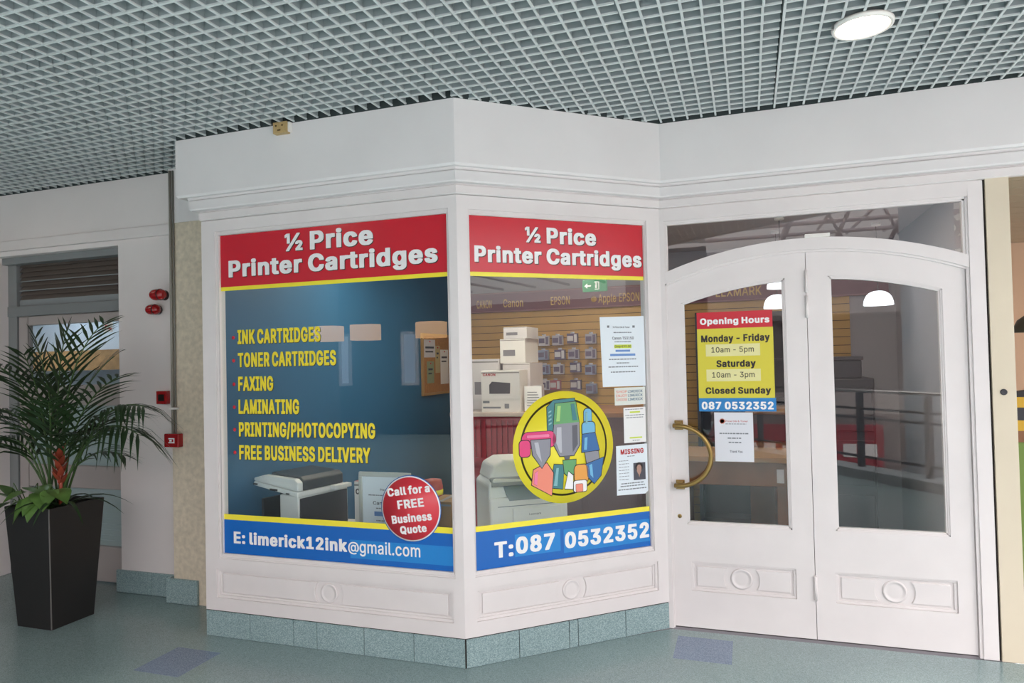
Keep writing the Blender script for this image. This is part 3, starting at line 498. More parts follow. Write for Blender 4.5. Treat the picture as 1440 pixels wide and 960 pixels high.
HEAVY = {
    '-': (289, '49,81 41,85 40,89 40,129 42,132 48,135 202,135 209,133 212,129 212,87 210,84 204,81'),
    '.': (140, '36,-15 27,-13 16,-8 11,-4 6,3 4,12 5,33 6,38 11,45 27,54 39,56 76,55 84,53 95,46 100,38 104,26 104,12 101,3 95,-5 84,-12 76,-14'),
    '/': (175, '-7,-51 -15,-46 -16,-30 76,274 80,277 86,279 145,279 151,277 155,273 155,258 64,-46 61,-49 54,-51'),
    '0': (289, '107,-16 90,-15 74,-10 51,2 34,17 24,30 16,46 8,69 4,102 4,152 8,183 16,206 24,224 33,236 50,251 67,262 90,269 110,271 143,271 163,269 186,262 203,252 216,241 229,224 239,206 246,182 251,136 251,117 246,72 239,49 229,30 219,16 203,2 185,-8 163,-15|126,41 129,41 139,47 148,56 156,68 161,81 165,95 168,122 168,141 165,157 161,174 156,187 140,207 128,214 115,208 105,198 99,188 93,173 86,140 86,114 89,95 95,76 106,55 114,47'),
    '1': (289, '28,-13 21,-10 19,-7 19,33 21,37 29,40 92,40 95,41 95,181 93,184 70,169 63,166 34,166 27,169 24,173 25,222 83,260 95,267 168,267 175,265 178,263 179,259 179,41 181,40 232,40 240,37 242,33 241,-8 238,-11 231,-13'),
    '2': (289, '21,-13 14,-10 12,-7 12,29 13,33 135,151 151,172 154,186 151,196 142,207 134,212 125,215 116,212 101,198 97,188 96,173 92,170 85,168 21,169 13,173 13,191 17,215 25,230 39,246 59,258 80,266 100,270 143,271 171,267 192,259 211,247 226,232 235,213 238,194 238,179 234,160 224,136 211,119 131,42 231,41 238,39 241,37 242,34 241,-9 231,-13'),
    '3': (289, '103,-16 74,-13 57,-7 33,5 19,17 15,22 5,38 1,58 2,75 11,79 78,79 85,75 88,62 98,50 104,45 123,39 137,43 144,47 152,55 159,67 160,72 159,78 153,89 146,98 134,105 116,109 72,111 64,115 64,159 116,212 25,213 19,215 15,220 16,262 19,265 26,267 221,267 228,265 231,263 232,260 231,221 170,157 192,149 210,140 223,129 238,109 244,81 244,65 242,50 237,36 230,24 220,12 208,3 188,-7 173,-12 156,-15'),
    '5': (289, '105,-16 92,-15 70,-10 56,-4 35,8 23,21 14,38 10,57 11,73 20,78 84,78 92,73 99,56 103,51 112,44 124,40 136,45 144,51 152,61 158,81 157,90 153,102 146,109 134,119 125,123 109,120 86,110 55,110 27,113 15,117 14,134 31,262 34,265 41,267 218,267 224,265 228,263 229,260 229,220 227,216 219,213 108,213 104,181 106,180 145,180 169,176 182,172 201,164 218,150 227,139 235,126 241,107 242,72 241,58 237,42 222,19 210,7 178,-10 151,-15'),
    '7': (289, '39,-13 30,-8 31,10 145,212 143,213 18,214 13,216 11,219 12,263 22,267 231,267 240,264 242,259 241,215 116,-8 106,-13'),
    '8': (289, '107,-16 76,-12 56,-5 43,2 32,8 18,22 9,39 5,61 5,76 8,92 13,107 21,118 39,134 28,146 19,165 15,184 15,197 19,215 27,234 40,247 61,260 78,266 95,270 110,271 145,271 172,267 191,260 213,247 226,234 235,217 238,196 238,182 235,164 226,146 215,135 230,120 239,109 246,92 248,60 246,40 236,23 221,9 197,-5 178,-12 162,-15|124,39 139,42 148,47 158,57 163,65 163,69 161,78 149,93 139,99 127,103 115,99 105,94 95,83 90,75 90,70 91,64 99,52 112,42|126,160 134,162 142,168 149,175 153,187 149,199 144,206 135,213 127,215 119,213 110,207 104,201 100,189 104,175 109,169 118,162'),
    ':': (140, '36,-15 27,-13 16,-8 11,-4 6,3 4,12 5,33 6,38 11,45 27,54 39,56 76,55 84,53 95,46 100,38 104,26 104,12 101,3 95,-5 84,-12 76,-14|38,122 27,125 16,130 6,140 4,167 6,176 10,181 24,190 39,194 72,193 84,190 95,183 100,176 104,164 104,149 100,140 95,133 83,126 70,122'),
    '@': (413, '180,-81 131,-76 109,-70 87,-62 62,-48 46,-36 32,-22 20,-4 12,14 4,36 0,58 -2,99 4,141 12,164 21,182 32,199 46,214 84,239 109,248 153,258 228,258 259,254 284,246 305,236 323,226 340,211 360,184 375,152 379,133 380,98 378,63 367,29 360,17 354,11 345,3 328,-4 305,-8 273,-8 254,-5 235,2 219,-5 200,-7 167,-7 144,-4 117,9 101,23 91,37 95,27 104,13 117,0 128,-9 155,-21 172,-26 195,-29 216,-27 259,-16 288,-16 297,-20 306,-46 306,-60 302,-64 276,-73 246,-78 215,-81|90,39 83,64 83,57|186,48 193,50 202,58 207,68 211,88 211,104 207,115 199,125 193,129 187,131 180,128 167,114 162,101 161,93 164,72 168,63 178,52|291,54 294,57 299,71 301,109 297,131 290,148 289,63|92,144 106,159 121,171 149,182 169,185 200,185 218,183 228,180 263,180 265,181 258,187 247,194 235,199 219,204 191,207 168,204 143,195 126,186 105,165'),
    'A': (303, '-6,-13 -15,-8 -14,10 89,262 100,267 169,267 177,264 181,256 282,11 283,6 282,-9 273,-13 205,-12 198,-8 171,57 100,58 97,56 72,-8 70,-10 62,-13|119,112 149,113 134,151 119,115'),
    'B': (290, '19,-13 12,-10 10,-6 11,263 21,267 163,266 184,263 200,258 225,244 236,230 244,215 247,196 245,163 235,144 225,135 237,124 248,112 256,93 258,76 256,46 247,23 234,10 214,-2 193,-9 175,-12|94,42 141,43 161,50 171,61 173,64 173,72 169,82 159,93 142,101 94,102|94,156 127,157 142,160 150,165 158,173 162,184 161,194 152,204 140,210 119,213 94,213'),
    'C': (320, '129,-16 107,-14 87,-8 63,1 44,15 37,22 16,49 6,72 1,96 -2,119 -2,135 1,158 6,182 16,206 37,233 44,240 62,252 82,261 111,269 133,271 167,271 204,265 227,257 246,247 264,232 274,218 284,201 288,181 287,165 278,161 212,161 205,165 195,187 178,203 159,211 146,213 134,210 124,205 114,198 93,173 83,141 83,133 83,114 88,96 95,80 113,57 125,48 148,41 160,43 179,51 195,67 205,89 214,93 278,93 284,91 288,87 288,74 284,56 275,36 264,23 248,10 229,-2 205,-11 187,-15'),
    'D': (316, '19,-13 12,-10 10,-6 10,259 11,263 21,267 167,266 197,259 218,250 239,237 255,221 267,204 276,181 283,136 283,120 280,97 275,74 267,50 255,34 238,18 217,4 190,-6 169,-10 139,-13|94,42 127,43 144,47 158,52 168,58 181,71 188,84 194,98 198,115 199,131 194,156 189,171 181,184 169,196 158,203 145,208 122,212 95,213 93,212'),
    'E': (269, '19,-13 12,-10 10,-6 11,263 21,267 221,267 230,264 232,260 232,220 231,217 225,214 93,212 94,156 216,155 221,153 223,150 223,109 222,105 213,101 94,101 93,45 95,42 228,41 234,38 235,35 234,-9 224,-13'),
    'F': (264, '19,-13 12,-10 10,-6 11,263 21,267 220,267 229,264 231,260 231,220 230,217 224,214 96,213 93,211 94,152 207,152 213,150 217,148 218,145 217,102 208,98 94,98 92,-9 83,-13'),
    'G': (326, '129,-16 111,-15 95,-11 65,1 42,16 25,33 15,50 7,69 1,97 -2,119 -2,135 1,158 6,182 15,205 27,224 42,239 59,251 81,261 109,269 131,271 165,271 204,265 229,256 249,245 275,218 283,201 289,182 288,165 279,161 212,161 205,165 194,187 177,203 159,211 145,213 135,211 112,196 101,186 93,173 83,141 83,133 83,114 88,96 96,78 104,67 116,55 124,49 134,45 149,41 158,42 173,47 186,57 198,71 204,86 202,87 144,87 136,90 134,96 134,134 136,138 145,141 283,141 290,138 292,134 292,92 285,56 276,36 265,23 250,10 231,-2 209,-11 188,-15'),
    'H': (324, '19,-13 12,-10 10,-6 10,259 11,263 20,267 82,267 92,263 94,157 193,157 195,157 196,159 197,263 207,267 269,267 278,263 279,258 279,-5 278,-9 269,-13 207,-13 197,-9 195,103 96,103 93,101 92,-9 83,-13'),
    'I': (203, '3,-13 -4,-10 -6,-7 -5,38 3,42 40,42 42,44 42,211 40,213 3,213 -5,217 -6,221 -5,263 5,267 164,267 172,264 175,260 175,220 174,217 165,213 128,213 126,212 126,45 128,42 166,42 174,38 175,34 174,-9 164,-13'),
    'J': (256, '86,-16 64,-14 38,-6 21,6 6,21 -3,43 -5,64 -4,94 5,99 68,99 74,97 79,93 79,80 82,61 91,47 103,41 115,46 125,61 128,80 129,262 138,267 202,267 208,265 211,263 212,259 212,65 210,42 202,23 187,6 170,-5 162,-8 138,-14 121,-16'),
    'K': (296, '19,-13 12,-10 10,-6 10,259 11,263 20,267 81,267 92,263 93,259 94,180 184,265 190,267 264,267 273,263 274,248 273,244 169,143 274,10 275,-5 274,-9 264,-13 194,-13 187,-10 107,87 93,74 93,-5 92,-9 83,-13'),
    'L': (254, '19,-13 12,-10 10,-6 10,261 13,264 20,267 84,267 91,264 93,260 93,43 220,41 225,39 227,36 227,-7 224,-11 217,-13'),
    'M': (386, '19,-13 12,-10 10,-6 10,259 11,263 20,267 98,267 108,263 176,112 244,263 254,267 332,267 341,263 342,259 342,-4 341,-9 332,-13 270,-13 259,-9 258,-5 257,86 215,-9 206,-13 143,-12 136,-8 93,87 91,-9 82,-13'),
    'N': (328, '19,-13 12,-10 10,-6 10,259 11,263 22,267 90,267 99,263 198,126 200,263 210,267 274,267 283,263 284,258 284,-5 283,-9 272,-13 202,-13 193,-9 94,129 92,-8 83,-13'),
    'O': (334, '128,-16 109,-15 86,-8 63,1 44,15 37,22 16,49 6,72 1,96 -2,119 -2,135 1,158 6,183 16,206 37,233 44,240 62,252 84,262 109,269 133,271 185,269 209,264 236,253 257,238 271,225 284,205 293,182 298,158 301,135 301,119 298,96 293,71 284,49 271,30 257,17 236,1 213,-8 190,-15|148,41 161,44 174,49 196,67 204,81 211,97 216,113 216,121 216,141 212,156 205,172 197,186 174,205 165,210 150,214 135,210 125,205 115,198 103,186 94,172 88,157 83,141 83,133 83,113 87,98 94,82 103,68 115,56 124,49'),
    'P': (283, '19,-13 12,-10 10,-6 11,263 21,267 168,266 185,263 202,257 223,245 242,223 248,208 251,191 252,164 248,139 242,124 234,114 222,103 208,94 184,85 161,81 94,80 92,-9 83,-13|94,134 115,134 135,136 147,140 155,146 164,157 168,167 168,175 164,192 155,201 146,207 135,211 115,213 93,212'),
    'Q': (334, '209,-37 200,-32 185,-15 130,-16 109,-15 87,-8 65,0 43,16 29,30 15,50 6,72 1,96 -2,119 -2,135 1,158 6,182 15,206 29,225 44,240 64,253 88,264 113,269 165,271 190,269 218,261 236,253 254,241 271,225 284,205 293,183 298,158 301,133 298,96 293,71 284,50 271,31 259,17 285,-15 286,-32 283,-35 276,-37|133,45 135,45 135,47 115,71 114,86 116,90 124,93 189,93 197,90 205,83 211,97 216,114 216,141 210,160 197,185 186,197 174,205 165,210 150,214 137,211 125,205 115,198 104,187 94,172 88,157 83,140 83,113 88,97 94,82 103,68 115,56 124,49'),
    'R': (285, '19,-13 12,-10 10,-6 11,263 21,267 168,266 187,263 206,256 227,242 241,226 247,213 253,192 254,167 250,146 241,127 228,111 209,98 263,9 263,-9 253,-13 184,-13 177,-11 173,-7 118,85 116,86 96,86 93,84 92,-9 83,-13|94,141 136,142 148,145 155,150 163,159 168,172 168,182 163,194 154,203 146,208 116,213 94,213'),
    'S': (284, '105,-17 74,-13 59,-9 36,0 22,12 13,21 4,36 -3,60 -2,77 7,81 74,81 81,77 86,64 91,56 100,47 110,42 125,39 142,43 154,49 161,55 166,62 168,67 168,72 161,81 147,90 64,114 42,124 26,135 15,147 7,163 5,193 8,213 17,232 28,243 47,255 68,264 93,270 110,271 155,270 178,267 198,260 215,250 235,233 245,214 248,196 248,183 247,180 238,176 173,176 166,180 159,197 147,208 140,212 126,215 112,211 104,207 95,199 92,194 90,190 91,185 97,176 112,167 192,144 222,129 234,120 245,108 250,90 252,62 249,43 240,23 231,13 201,-6 181,-13 162,-16'),
    'T': (285, '93,-13 86,-10 84,-6 84,212 81,213 4,213 -3,215 -6,220 -5,263 5,267 246,267 254,264 256,262 257,258 257,220 254,216 247,213 170,213 167,212 166,-9 157,-13'),
    'U': (325, '124,-17 107,-16 90,-12 61,-1 48,8 33,20 24,31 17,45 11,62 10,77 11,262 14,265 21,267 83,267 92,263 93,97 96,81 102,66 114,53 125,46 138,41 146,41 165,46 176,53 187,66 193,81 196,97 197,263 207,267 270,267 277,265 279,263 280,259 280,80 278,62 273,44 265,31 255,18 223,-4 201,-12 183,-16'),
    'V': (303, '99,-13 91,-9 89,-5 -14,243 -15,248 -14,263 -3,267 61,267 70,263 135,105 198,263 208,267 273,267 281,264 283,260 282,243 180,-8 170,-13'),
    'W': (419, '72,-13 64,-9 61,-2 -15,245 -15,260 -14,263 -5,267 58,267 69,263 108,133 146,259 148,263 151,265 158,267 226,267 236,263 275,133 315,263 324,267 387,267 398,263 399,260 399,245 320,-9 311,-13 243,-13 232,-9 192,118 152,-9 143,-13'),
    'X': (300, '-5,-13 -14,-8 -13,9 81,130 -6,244 -7,259 -6,263 4,267 72,267 78,265 83,261 133,197 184,261 189,265 195,267 263,267 273,263 274,259 273,244 185,131 278,10 279,-5 278,-9 268,-13 200,-13 194,-11 190,-8 133,65 78,-5 73,-11 66,-13'),
    'Y': (299, '99,-13 92,-10 90,-6 90,96 -14,244 -15,248 -14,263 -4,267 66,267 73,265 76,262 133,181 188,260 193,264 200,267 267,267 276,264 279,260 278,244 174,96 173,-9 164,-13'),
    'a': (253, '70,-17 55,-16 33,-9 16,1 4,12 -5,32 -7,61 -4,78 9,99 24,108 57,118 123,128 128,129 128,133 120,146 108,150 103,149 90,141 80,129 73,125 40,124 8,133 0,136 -2,140 -1,155 9,171 22,183 38,193 60,201 91,205 144,203 181,191 196,179 204,168 211,152 212,136 211,-8 202,-13 137,-12 116,-16|98,38 108,41 119,50 125,57 129,73 92,66 81,60 77,53 80,46 88,40'),
    'c': (256, '96,-17 81,-16 67,-12 44,-3 27,9 17,19 10,30 2,47 -4,68 -4,114 0,135 7,155 18,169 28,179 41,189 59,197 81,204 97,205 132,205 162,202 193,188 213,170 227,146 226,129 217,125 185,118 154,118 146,122 139,135 129,144 119,149 112,149 104,145 93,135 84,120 79,92 84,68 94,52 104,43 114,39 120,39 129,44 140,53 147,68 156,72 186,72 221,63 227,58 227,43 215,19 190,-1 159,-13 132,-17'),
    'd': (272, '90,-17 76,-16 62,-12 41,-2 25,9 7,33 -4,67 -5,85 -4,121 7,155 16,169 26,179 42,191 61,200 77,204 92,205 128,205 149,202 150,260 154,265 162,267 222,267 228,265 231,263 232,259 231,-8 222,-13 162,-13 156,-12 138,-16|113,39 126,43 136,53 144,67 150,95 145,121 141,127 136,135 126,145 114,150 103,145 91,134 84,122 79,97 80,82 84,66 94,52 104,43'),
    'e': (261, '99,-17 83,-16 68,-12 46,-4 28,9 17,20 7,34 -4,67 -5,103 -3,124 7,153 16,167 42,189 56,196 80,204 96,205 142,204 163,200 186,191 201,180 213,166 223,151 231,121 231,76 222,72 84,72 82,70 85,63 98,47 107,42 119,38 125,39 136,45 147,61 152,64 157,66 187,66 218,58 226,55 228,51 228,37 221,23 210,10 197,0 178,-9 155,-16|84,123 141,123 143,124 135,137 126,145 114,150 103,146 93,138 84,126'),
    'f': (177, '30,-13 23,-10 21,-6 21,150 19,151 -11,151 -20,155 -21,159 -20,198 -12,203 20,203 21,224 24,241 31,252 40,261 57,271 74,277 88,278 122,278 140,276 155,272 160,267 160,253 151,225 142,221 111,221 105,213 105,203 142,203 151,199 152,196 152,159 151,155 143,151 106,151 104,150 103,-8 94,-13'),
    'g': (273, '95,-88 78,-87 61,-83 39,-74 22,-63 4,-43 4,-28 7,-25 40,-8 61,-6 41,3 18,20 7,36 1,54 -4,70 -4,115 -4,123 7,156 17,171 26,179 39,189 60,199 77,204 128,205 143,204 154,200 163,203 222,203 228,201 231,199 232,195 232,-13 231,-28 226,-43 219,-54 205,-68 178,-81 164,-85 148,-87|111,-34 123,-33 135,-28 146,-15 147,-9 125,-11 80,-10 92,-24 105,-32|112,45 117,45 126,49 136,57 145,71 150,84 150,92 150,107 144,124 136,136 127,145 114,150 104,146 91,134 84,122 79,98 80,85 84,69 93,57 103,49'),
    'i': (128, '14,-13 7,-10 5,-6 5,197 8,200 15,203 80,203 87,199 88,196 88,-7 85,-10 78,-13|31,208 21,211 9,216 2,225 0,234 0,251 2,258 7,265 21,272 33,275 63,275 76,271 87,265 92,258 95,248 93,228 87,218 76,212 63,208'),
    'j': (128, '-21,-84 -28,-81 -30,-78 -30,-35 -21,-30 -4,-28 3,-20 4,-15 5,198 9,201 15,203 80,202 87,199 88,195 88,-22 83,-46 80,-54 71,-65 58,-75 50,-78 37,-83 30,-83|31,208 21,211 9,216 1,226 -2,235 -2,249 1,258 7,265 21,272 33,275 63,275 76,271 87,265 92,257 95,247 95,234 87,218 76,212 63,208'),
    'k': (247, '14,-13 7,-10 5,-6 5,259 6,263 15,267 77,267 87,263 89,157 135,199 143,203 215,203 224,199 225,184 224,180 146,108 231,10 232,-5 231,-9 221,-13 152,-13 146,-11 139,-6 89,50 88,-6 86,-10 78,-13'),
    'l': (141, '61,-14 39,-10 18,1 9,15 6,31 5,260 7,264 14,267 78,267 85,264 88,261 88,56 89,45 91,40 110,40 118,36 125,9 125,-5 122,-9 113,-12 95,-14'),
    'm': (376, '14,-13 7,-10 5,-6 5,195 8,200 15,203 76,203 82,202 99,205 139,206 160,203 180,193 212,205 260,206 278,204 300,197 315,186 326,173 333,156 335,136 335,-5 332,-10 325,-13 265,-13 255,-9 254,120 250,137 241,146 234,150 229,148 223,143 217,135 213,124 211,-9 201,-13 139,-13 131,-10 129,-5 129,123 126,136 118,146 112,149 100,143 94,136 89,125 87,-9 78,-13'),
    'n': (264, '14,-13 7,-10 5,-6 5,195 6,199 15,203 77,203 85,201 112,205 145,205 164,203 181,197 202,183 213,169 219,159 223,142 224,-4 223,-9 214,-13 153,-13 143,-9 142,111 138,128 130,140 121,147 116,149 110,147 100,138 95,132 89,121 87,-9 78,-13'),
    'o': (268, '96,-17 81,-16 67,-12 44,-3 28,9 19,18 8,33 0,53 -4,74 -4,114 1,136 8,155 17,169 26,177 44,191 64,199 81,204 98,205 144,204 168,200 188,191 204,180 215,169 226,154 235,126 238,102 236,71 232,50 225,34 215,19 204,8 186,-4 168,-12 150,-16|113,39 119,39 129,43 140,53 148,68 153,82 154,91 153,105 149,119 141,134 129,145 117,149 113,149 105,145 92,134 84,120 79,96 80,82 86,64 94,52 104,43'),
    'p': (272, '14,-84 7,-81 5,-77 6,199 15,203 77,203 85,201 95,204 110,205 156,204 181,198 196,191 208,183 221,170 231,154 238,139 241,121 242,83 239,55 231,34 221,20 210,7 198,-2 178,-11 164,-15 147,-17 111,-17 89,-14 88,-77 84,-82 78,-84|122,39 134,43 145,54 154,68 159,82 159,90 159,106 153,122 145,135 135,145 123,150 113,146 100,134 93,122 88,97 89,82 101,53 113,43'),
    'r': (180, '14,-13 7,-10 5,-6 6,199 15,203 76,203 82,202 104,205 151,205 159,202 161,197 161,155 160,152 152,148 119,148 108,145 100,140 89,123 88,112 87,-9 78,-13'),
    's': (238, '82,-17 65,-16 46,-10 26,-2 14,8 3,23 -3,37 -3,56 6,60 37,66 68,66 76,62 82,50 90,42 102,38 116,42 123,49 124,52 119,58 112,62 49,78 31,85 17,95 7,110 2,129 2,145 6,161 14,176 25,186 48,197 67,203 88,205 124,205 141,204 159,198 180,188 191,178 199,168 205,152 205,139 204,136 195,132 166,126 135,126 127,130 114,147 105,151 95,147 88,141 87,138 93,131 110,125 145,118 164,112 194,95 204,80 210,61 210,45 207,29 199,16 186,3 163,-9 131,-16'),
    't': (162, '75,-15 61,-14 42,-7 29,2 17,17 12,39 12,150 10,151 -12,151 -19,154 -21,157 -20,198 -12,203 12,204 12,243 15,246 21,249 85,249 91,247 94,245 95,242 95,204 129,203 136,200 138,197 138,158 137,155 128,151 97,151 95,150 95,55 96,46 100,40 127,40 136,36 144,9 144,-6 142,-9 137,-11 124,-14'),
    'u': (264, '84,-16 66,-14 42,-5 25,7 16,20 11,31 6,46 5,59 6,199 17,203 78,203 87,199 88,80 91,62 99,47 112,41 120,43 130,51 136,57 140,71 142,84 143,199 153,203 214,203 221,200 224,195 223,-9 214,-13 153,-13 146,-11 118,-16'),
    'v': (253, '76,-13 67,-8 -13,179 -14,184 -13,199 -3,203 61,203 70,199 109,107 147,199 157,203 222,203 230,200 232,196 231,179 151,-8 141,-13'),
    'y': (253, '33,-86 19,-85 9,-81 4,-77 3,-61 11,-36 14,-33 20,-30 47,-29 57,-20 63,-1 -13,179 -14,184 -13,199 -3,203 61,203 70,199 109,107 148,199 158,203 222,203 230,200 232,195 232,183 230,178 138,-37 123,-62 112,-72 92,-81 68,-86'),
    '½': (345, '27,-8 22,-4 23,6 218,259 224,262 268,262 272,260 274,257 273,248 78,-5 72,-8|197,-8 193,-6 192,-3 193,24 251,81 260,90 266,100 261,106 254,109 249,105 243,94 239,91 196,91 192,93 191,97 191,104 195,122 210,137 228,145 247,148 263,148 284,145 302,136 316,119 320,105 320,96 317,85 304,65 273,32 316,31 320,29 322,26 321,-5 315,-8|46,108 42,110 41,113 41,209 39,210 21,198 7,198 3,200 1,203 1,237 4,241 38,262 90,262 94,260 95,257 95,112 89,108'),
}
SPACE = 94


def glyphs(bold):
    return HEAVY if bold > 0.015 else REGULAR


_GLYPH = {}


def one_glyph(ch, heavy):
    if (ch, heavy) in _GLYPH:
        return _GLYPH[(ch, heavy)]
    adv, loops = (HEAVY if heavy else REGULAR)[ch]
    c = bpy.data.curves.new('letters', 'CURVE')
    c.dimensions = '2D'
    c.fill_mode = 'BOTH'
    for L in loops.split('|'):
        pts = [tuple(int(t) / 500 for t in q.split(',')) for q in L.split(' ')]
        sp = c.splines.new('POLY')
        sp.points.add(len(pts) - 1)
        for i, (px_, pz_) in enumerate(pts):
            sp.points[i].co = (px_, pz_, 0, 1)
        sp.use_cyclic_u = True
    o = bpy.data.objects.new('letters', c)
    me = bpy.data.meshes.new_from_object(o)
    vs = [(v.co.x, v.co.y) for v in me.vertices]
    fs = [tuple(p.vertices) for p in me.polygons]
    bpy.data.objects.remove(o); bpy.data.curves.remove(c); bpy.data.meshes.remove(me)
    _GLYPH[(ch, heavy)] = (adv / 500, vs, fs)
    return _GLYPH[(ch, heavy)]


def glyph_mesh(body, bold):
    x = 0.0
    vs = []; fs = []
    for ch in body:
        adv, v, f = one_glyph(ch, bold > 0.015)
        b = len(vs)
        vs += [(p[0] + x, p[1]) for p in v]
        fs += [tuple(i + b for i in q) for q in f]
        x += adv
    return vs, fs


def layout(body, bold, u0, u1):
    """split a line into words, each with its own ink span"""
    sp = []
    x = 0.0
    for wd in body.split(' '):
        vs, _ = glyph_mesh(wd, bold)
        xa = min(v[0] for v in vs); xb = max(v[0] for v in vs)
        sp.append((wd, x + xa, x + xb))
        for ch in wd:
            x += glyphs(bold)[ch][0] / 500
        x += SPACE / 500
    lo, hi = sp[0][1], sp[-1][2]
    k = (u1 - u0) / (hi - lo)
    return [(wd, u0 + (a - lo) * k, u0 + (b - lo) * k) for wd, a, b in sp]


def text(mb, body, u0, u1, zb, zt, y, m=0, bold=0.0, rot=0.0, thick=0.0004, du=0.0, dz=0.0, pivot=None):
    """ink from u0 to u1, baseline zb, capital height up to zt, facing -y"""
    if bold not in _CAP:
        hv, _ = glyph_mesh('H', bold)
        _CAP[bold] = (min(v[1] for v in hv), max(v[1] for v in hv))
    lo, hi = _CAP[bold]
    vs, fs = glyph_mesh(body, bold)
    xa = min(v[0] for v in vs); xb = max(v[0] for v in vs)
    sx = (u1 - u0) / (xb - xa); sz = (zt - zb) / (hi - lo)
    cu, cz = pivot or ((u0 + u1) / 2, (zb + zt) / 2)
    pts = []
    for x, z in vs:
        a = u0 + (x - xa) * sx; b = zb + (z - lo) * sz
        if rot:
            da, db = a - cu, b - cz
            a = cu + da * math.cos(rot) - db * math.sin(rot)
            b = cz + da * math.sin(rot) + db * math.cos(rot)
        pts.append((a + du, b + dz))
    mb.add([(a, y, b) for a, b in pts], fs, m)
    edges = set()
    for f in fs:
        for i in range(len(f)):
            edges.add((f[i], f[(i + 1) % len(f)]))
    vv = []; ff = []
    for a, b in edges:
        if (b, a) in edges:
            continue
        k = len(vv)
        vv += [(pts[a][0], y, pts[a][1]), (pts[b][0], y, pts[b][1]), (pts[b][0], y + thick, pts[b][1]), (pts[a][0], y + thick, pts[a][1])]
        ff.append((k, k + 1, k + 2, k + 3))
    mb.add(vv, ff, m)
    return mb


def lettering(parent, body, u0, u1, zb, zt, y, material, bold=0.0, shadow=None, rot=0.0):
    """one part per word; shadow = (material, du, dz) adds an offset dark copy as its sub-part"""
    pivot = ((u0 + u1) / 2, (zb + zt) / 2)
    for wd, a, b in layout(body, bold, u0, u1):
        o = text(MB(), wd, a, b, zb, zt, y, 0, bold, rot=rot, pivot=pivot).build('lettering', material, parent)
        if shadow:
            text(MB(), wd, a, b, zb, zt, y + 0.0008, 0, bold, du=shadow[1], dz=shadow[2]).build('letter_shadow', shadow[0], o)


# ------------------------------------------------------------------ site geometry
X0, X1, YL = -3.1137, -1.4343, 3.3565        # left bay face
X2, YR, X3 = -0.4784, 4.1909, 1.1821         # door face
LM = math.hypot(X2 - X1, YR - YL)
AM = math.atan2(YR - YL, X2 - X1)
LL = X1 - X0
ZC = 2.9735                                  # ceiling grid underside
YW = 3.84                                    # left wall plane
YP = 3.755                                   # beige pillar plane
FACE = {'L': ((X0, YL, 0), 0.0), 'M': ((X1, YL, 0), AM), 'R': ((X2, YR, 0), 0.0)}


# ------------------------------------------------------------------ floor
fl = MB()
fl.prismz([(-9, -9), (-0.8, -9), (-0.8, -4.13), (1.05, -1.61), (1.76, -0.64), (3.52, 1.76), (7, 1.76), (7, 4.6), (1.3, 4.6), (1.3, 4.18), (-0.47, 4.18), (-1.43, 3.42), (-3.0, 3.42), (-3.0, 4.05), (-9, 4.05)], -0.25, 0.0)
floor = struct(fl.build('floor', FLOOR), 'speckled teal vinyl mall floor')
for x, y in ((-2.99, 3.01), (-0.272, 3.932)):
    MB().box(x - 0.15, x + 0.15, y - 0.155, y + 0.155, 0.0, 0.0008).build('floor_inlay', INLAY, floor)['label'] = 'blue square inlay in the teal floor'

# ------------------------------------------------------------------ ceiling grid
CP = 0.0777
PAN = CP * 8
cg = MB()
rows0 = 2.89 - PAN * 6
cols0 = -0.446 - PAN * 9


def void_edge(x):
    return min(max(0.55 + 0.74 * x, -1.9), 2.5)


def facade_y(x):
    if x < -3.75: return YW - 0.02
    if x < X0 - 0.12: return YP + 0.02
    if x < X1: return YL - 0.05
    if x < X2: return YL - 0.05 + (x - X1 + 0.02) * (YR - YL) / (X2 - X1)
    return YR - 0.05


rnd = random.Random(3)
for pi in range(-3, 17):
    for pj in range(0, 9):
        xa = cols0 + pi * PAN; ya = rows0 + pj * PAN
        if ya + PAN * 0.5 < void_edge(xa + PAN * 0.5) + 0.1:
            continue
        dz = rnd.uniform(-0.002, 0.002); dx = rnd.uniform(-0.002, 0.002); dy = rnd.uniform(-0.002, 0.002)
        tx = rnd.uniform(-0.003, 0.003); ty = rnd.uniform(-0.003, 0.003)
        t = 0.0052; hh = 0.060
        z = lambda x, y: ZC + 0.002 + dz + tx * (x - xa) + ty * (y - ya)
        ytop = lambda x: min(ya + PAN - 0.002, facade_y(x) - 0.018)
        for k in range(8):
            x = xa + dx + k * CP if k < 8 else xa + dx + PAN - 0.010
            if k == 0: x += 0.004
            ye = ytop(x)
            y0 = ya + dy
            if ye - y0 < 0.03: continue
            z0 = z(x, y0); z1 = z(x, ye)
            cg.blade([(x - t, y0, z0), (x + t, y0, z0), (x + t, ye, z1), (x - t, ye, z1)],
                    [(x - t, y0, z0 + hh), (x + t, y0, z0 + hh), (x + t, ye, z1 + hh), (x - t, ye, z1 + hh)])
        for k in range(8):
            y = ya + dy + k * CP if k < 8 else ya + dy + PAN - 0.010
            if k == 0: y += 0.004
            # clip along x where this row is in front of the facade
            n = 32
            run = None
            for q in range(n + 1):
                x = xa + dx + (PAN - 0.006) * q / n
                ok = y < facade_y(x) - 0.03
                if ok and run is None: run = x
                if run is not None and (not ok or q == n):
                    xe = x if ok else x - PAN / n
                    if xe - run > 0.02:
                        z0 = z(run, y); z1 = z(xe, y)
                        cg.blade([(run, y - t, z0), (xe, y - t, z1), (xe, y + t, z1), (run, y + t, z0)],
                                [(run, y - t, z0 + hh), (xe, y - t, z1 + hh), (xe, y + t, z1 + hh), (run, y + t, z0 + hh)])
                    run = None
ceiling = struct(cg.build('ceiling', [CEILB, CEILW]), 'grey open-cell ceiling grid of small square cells')
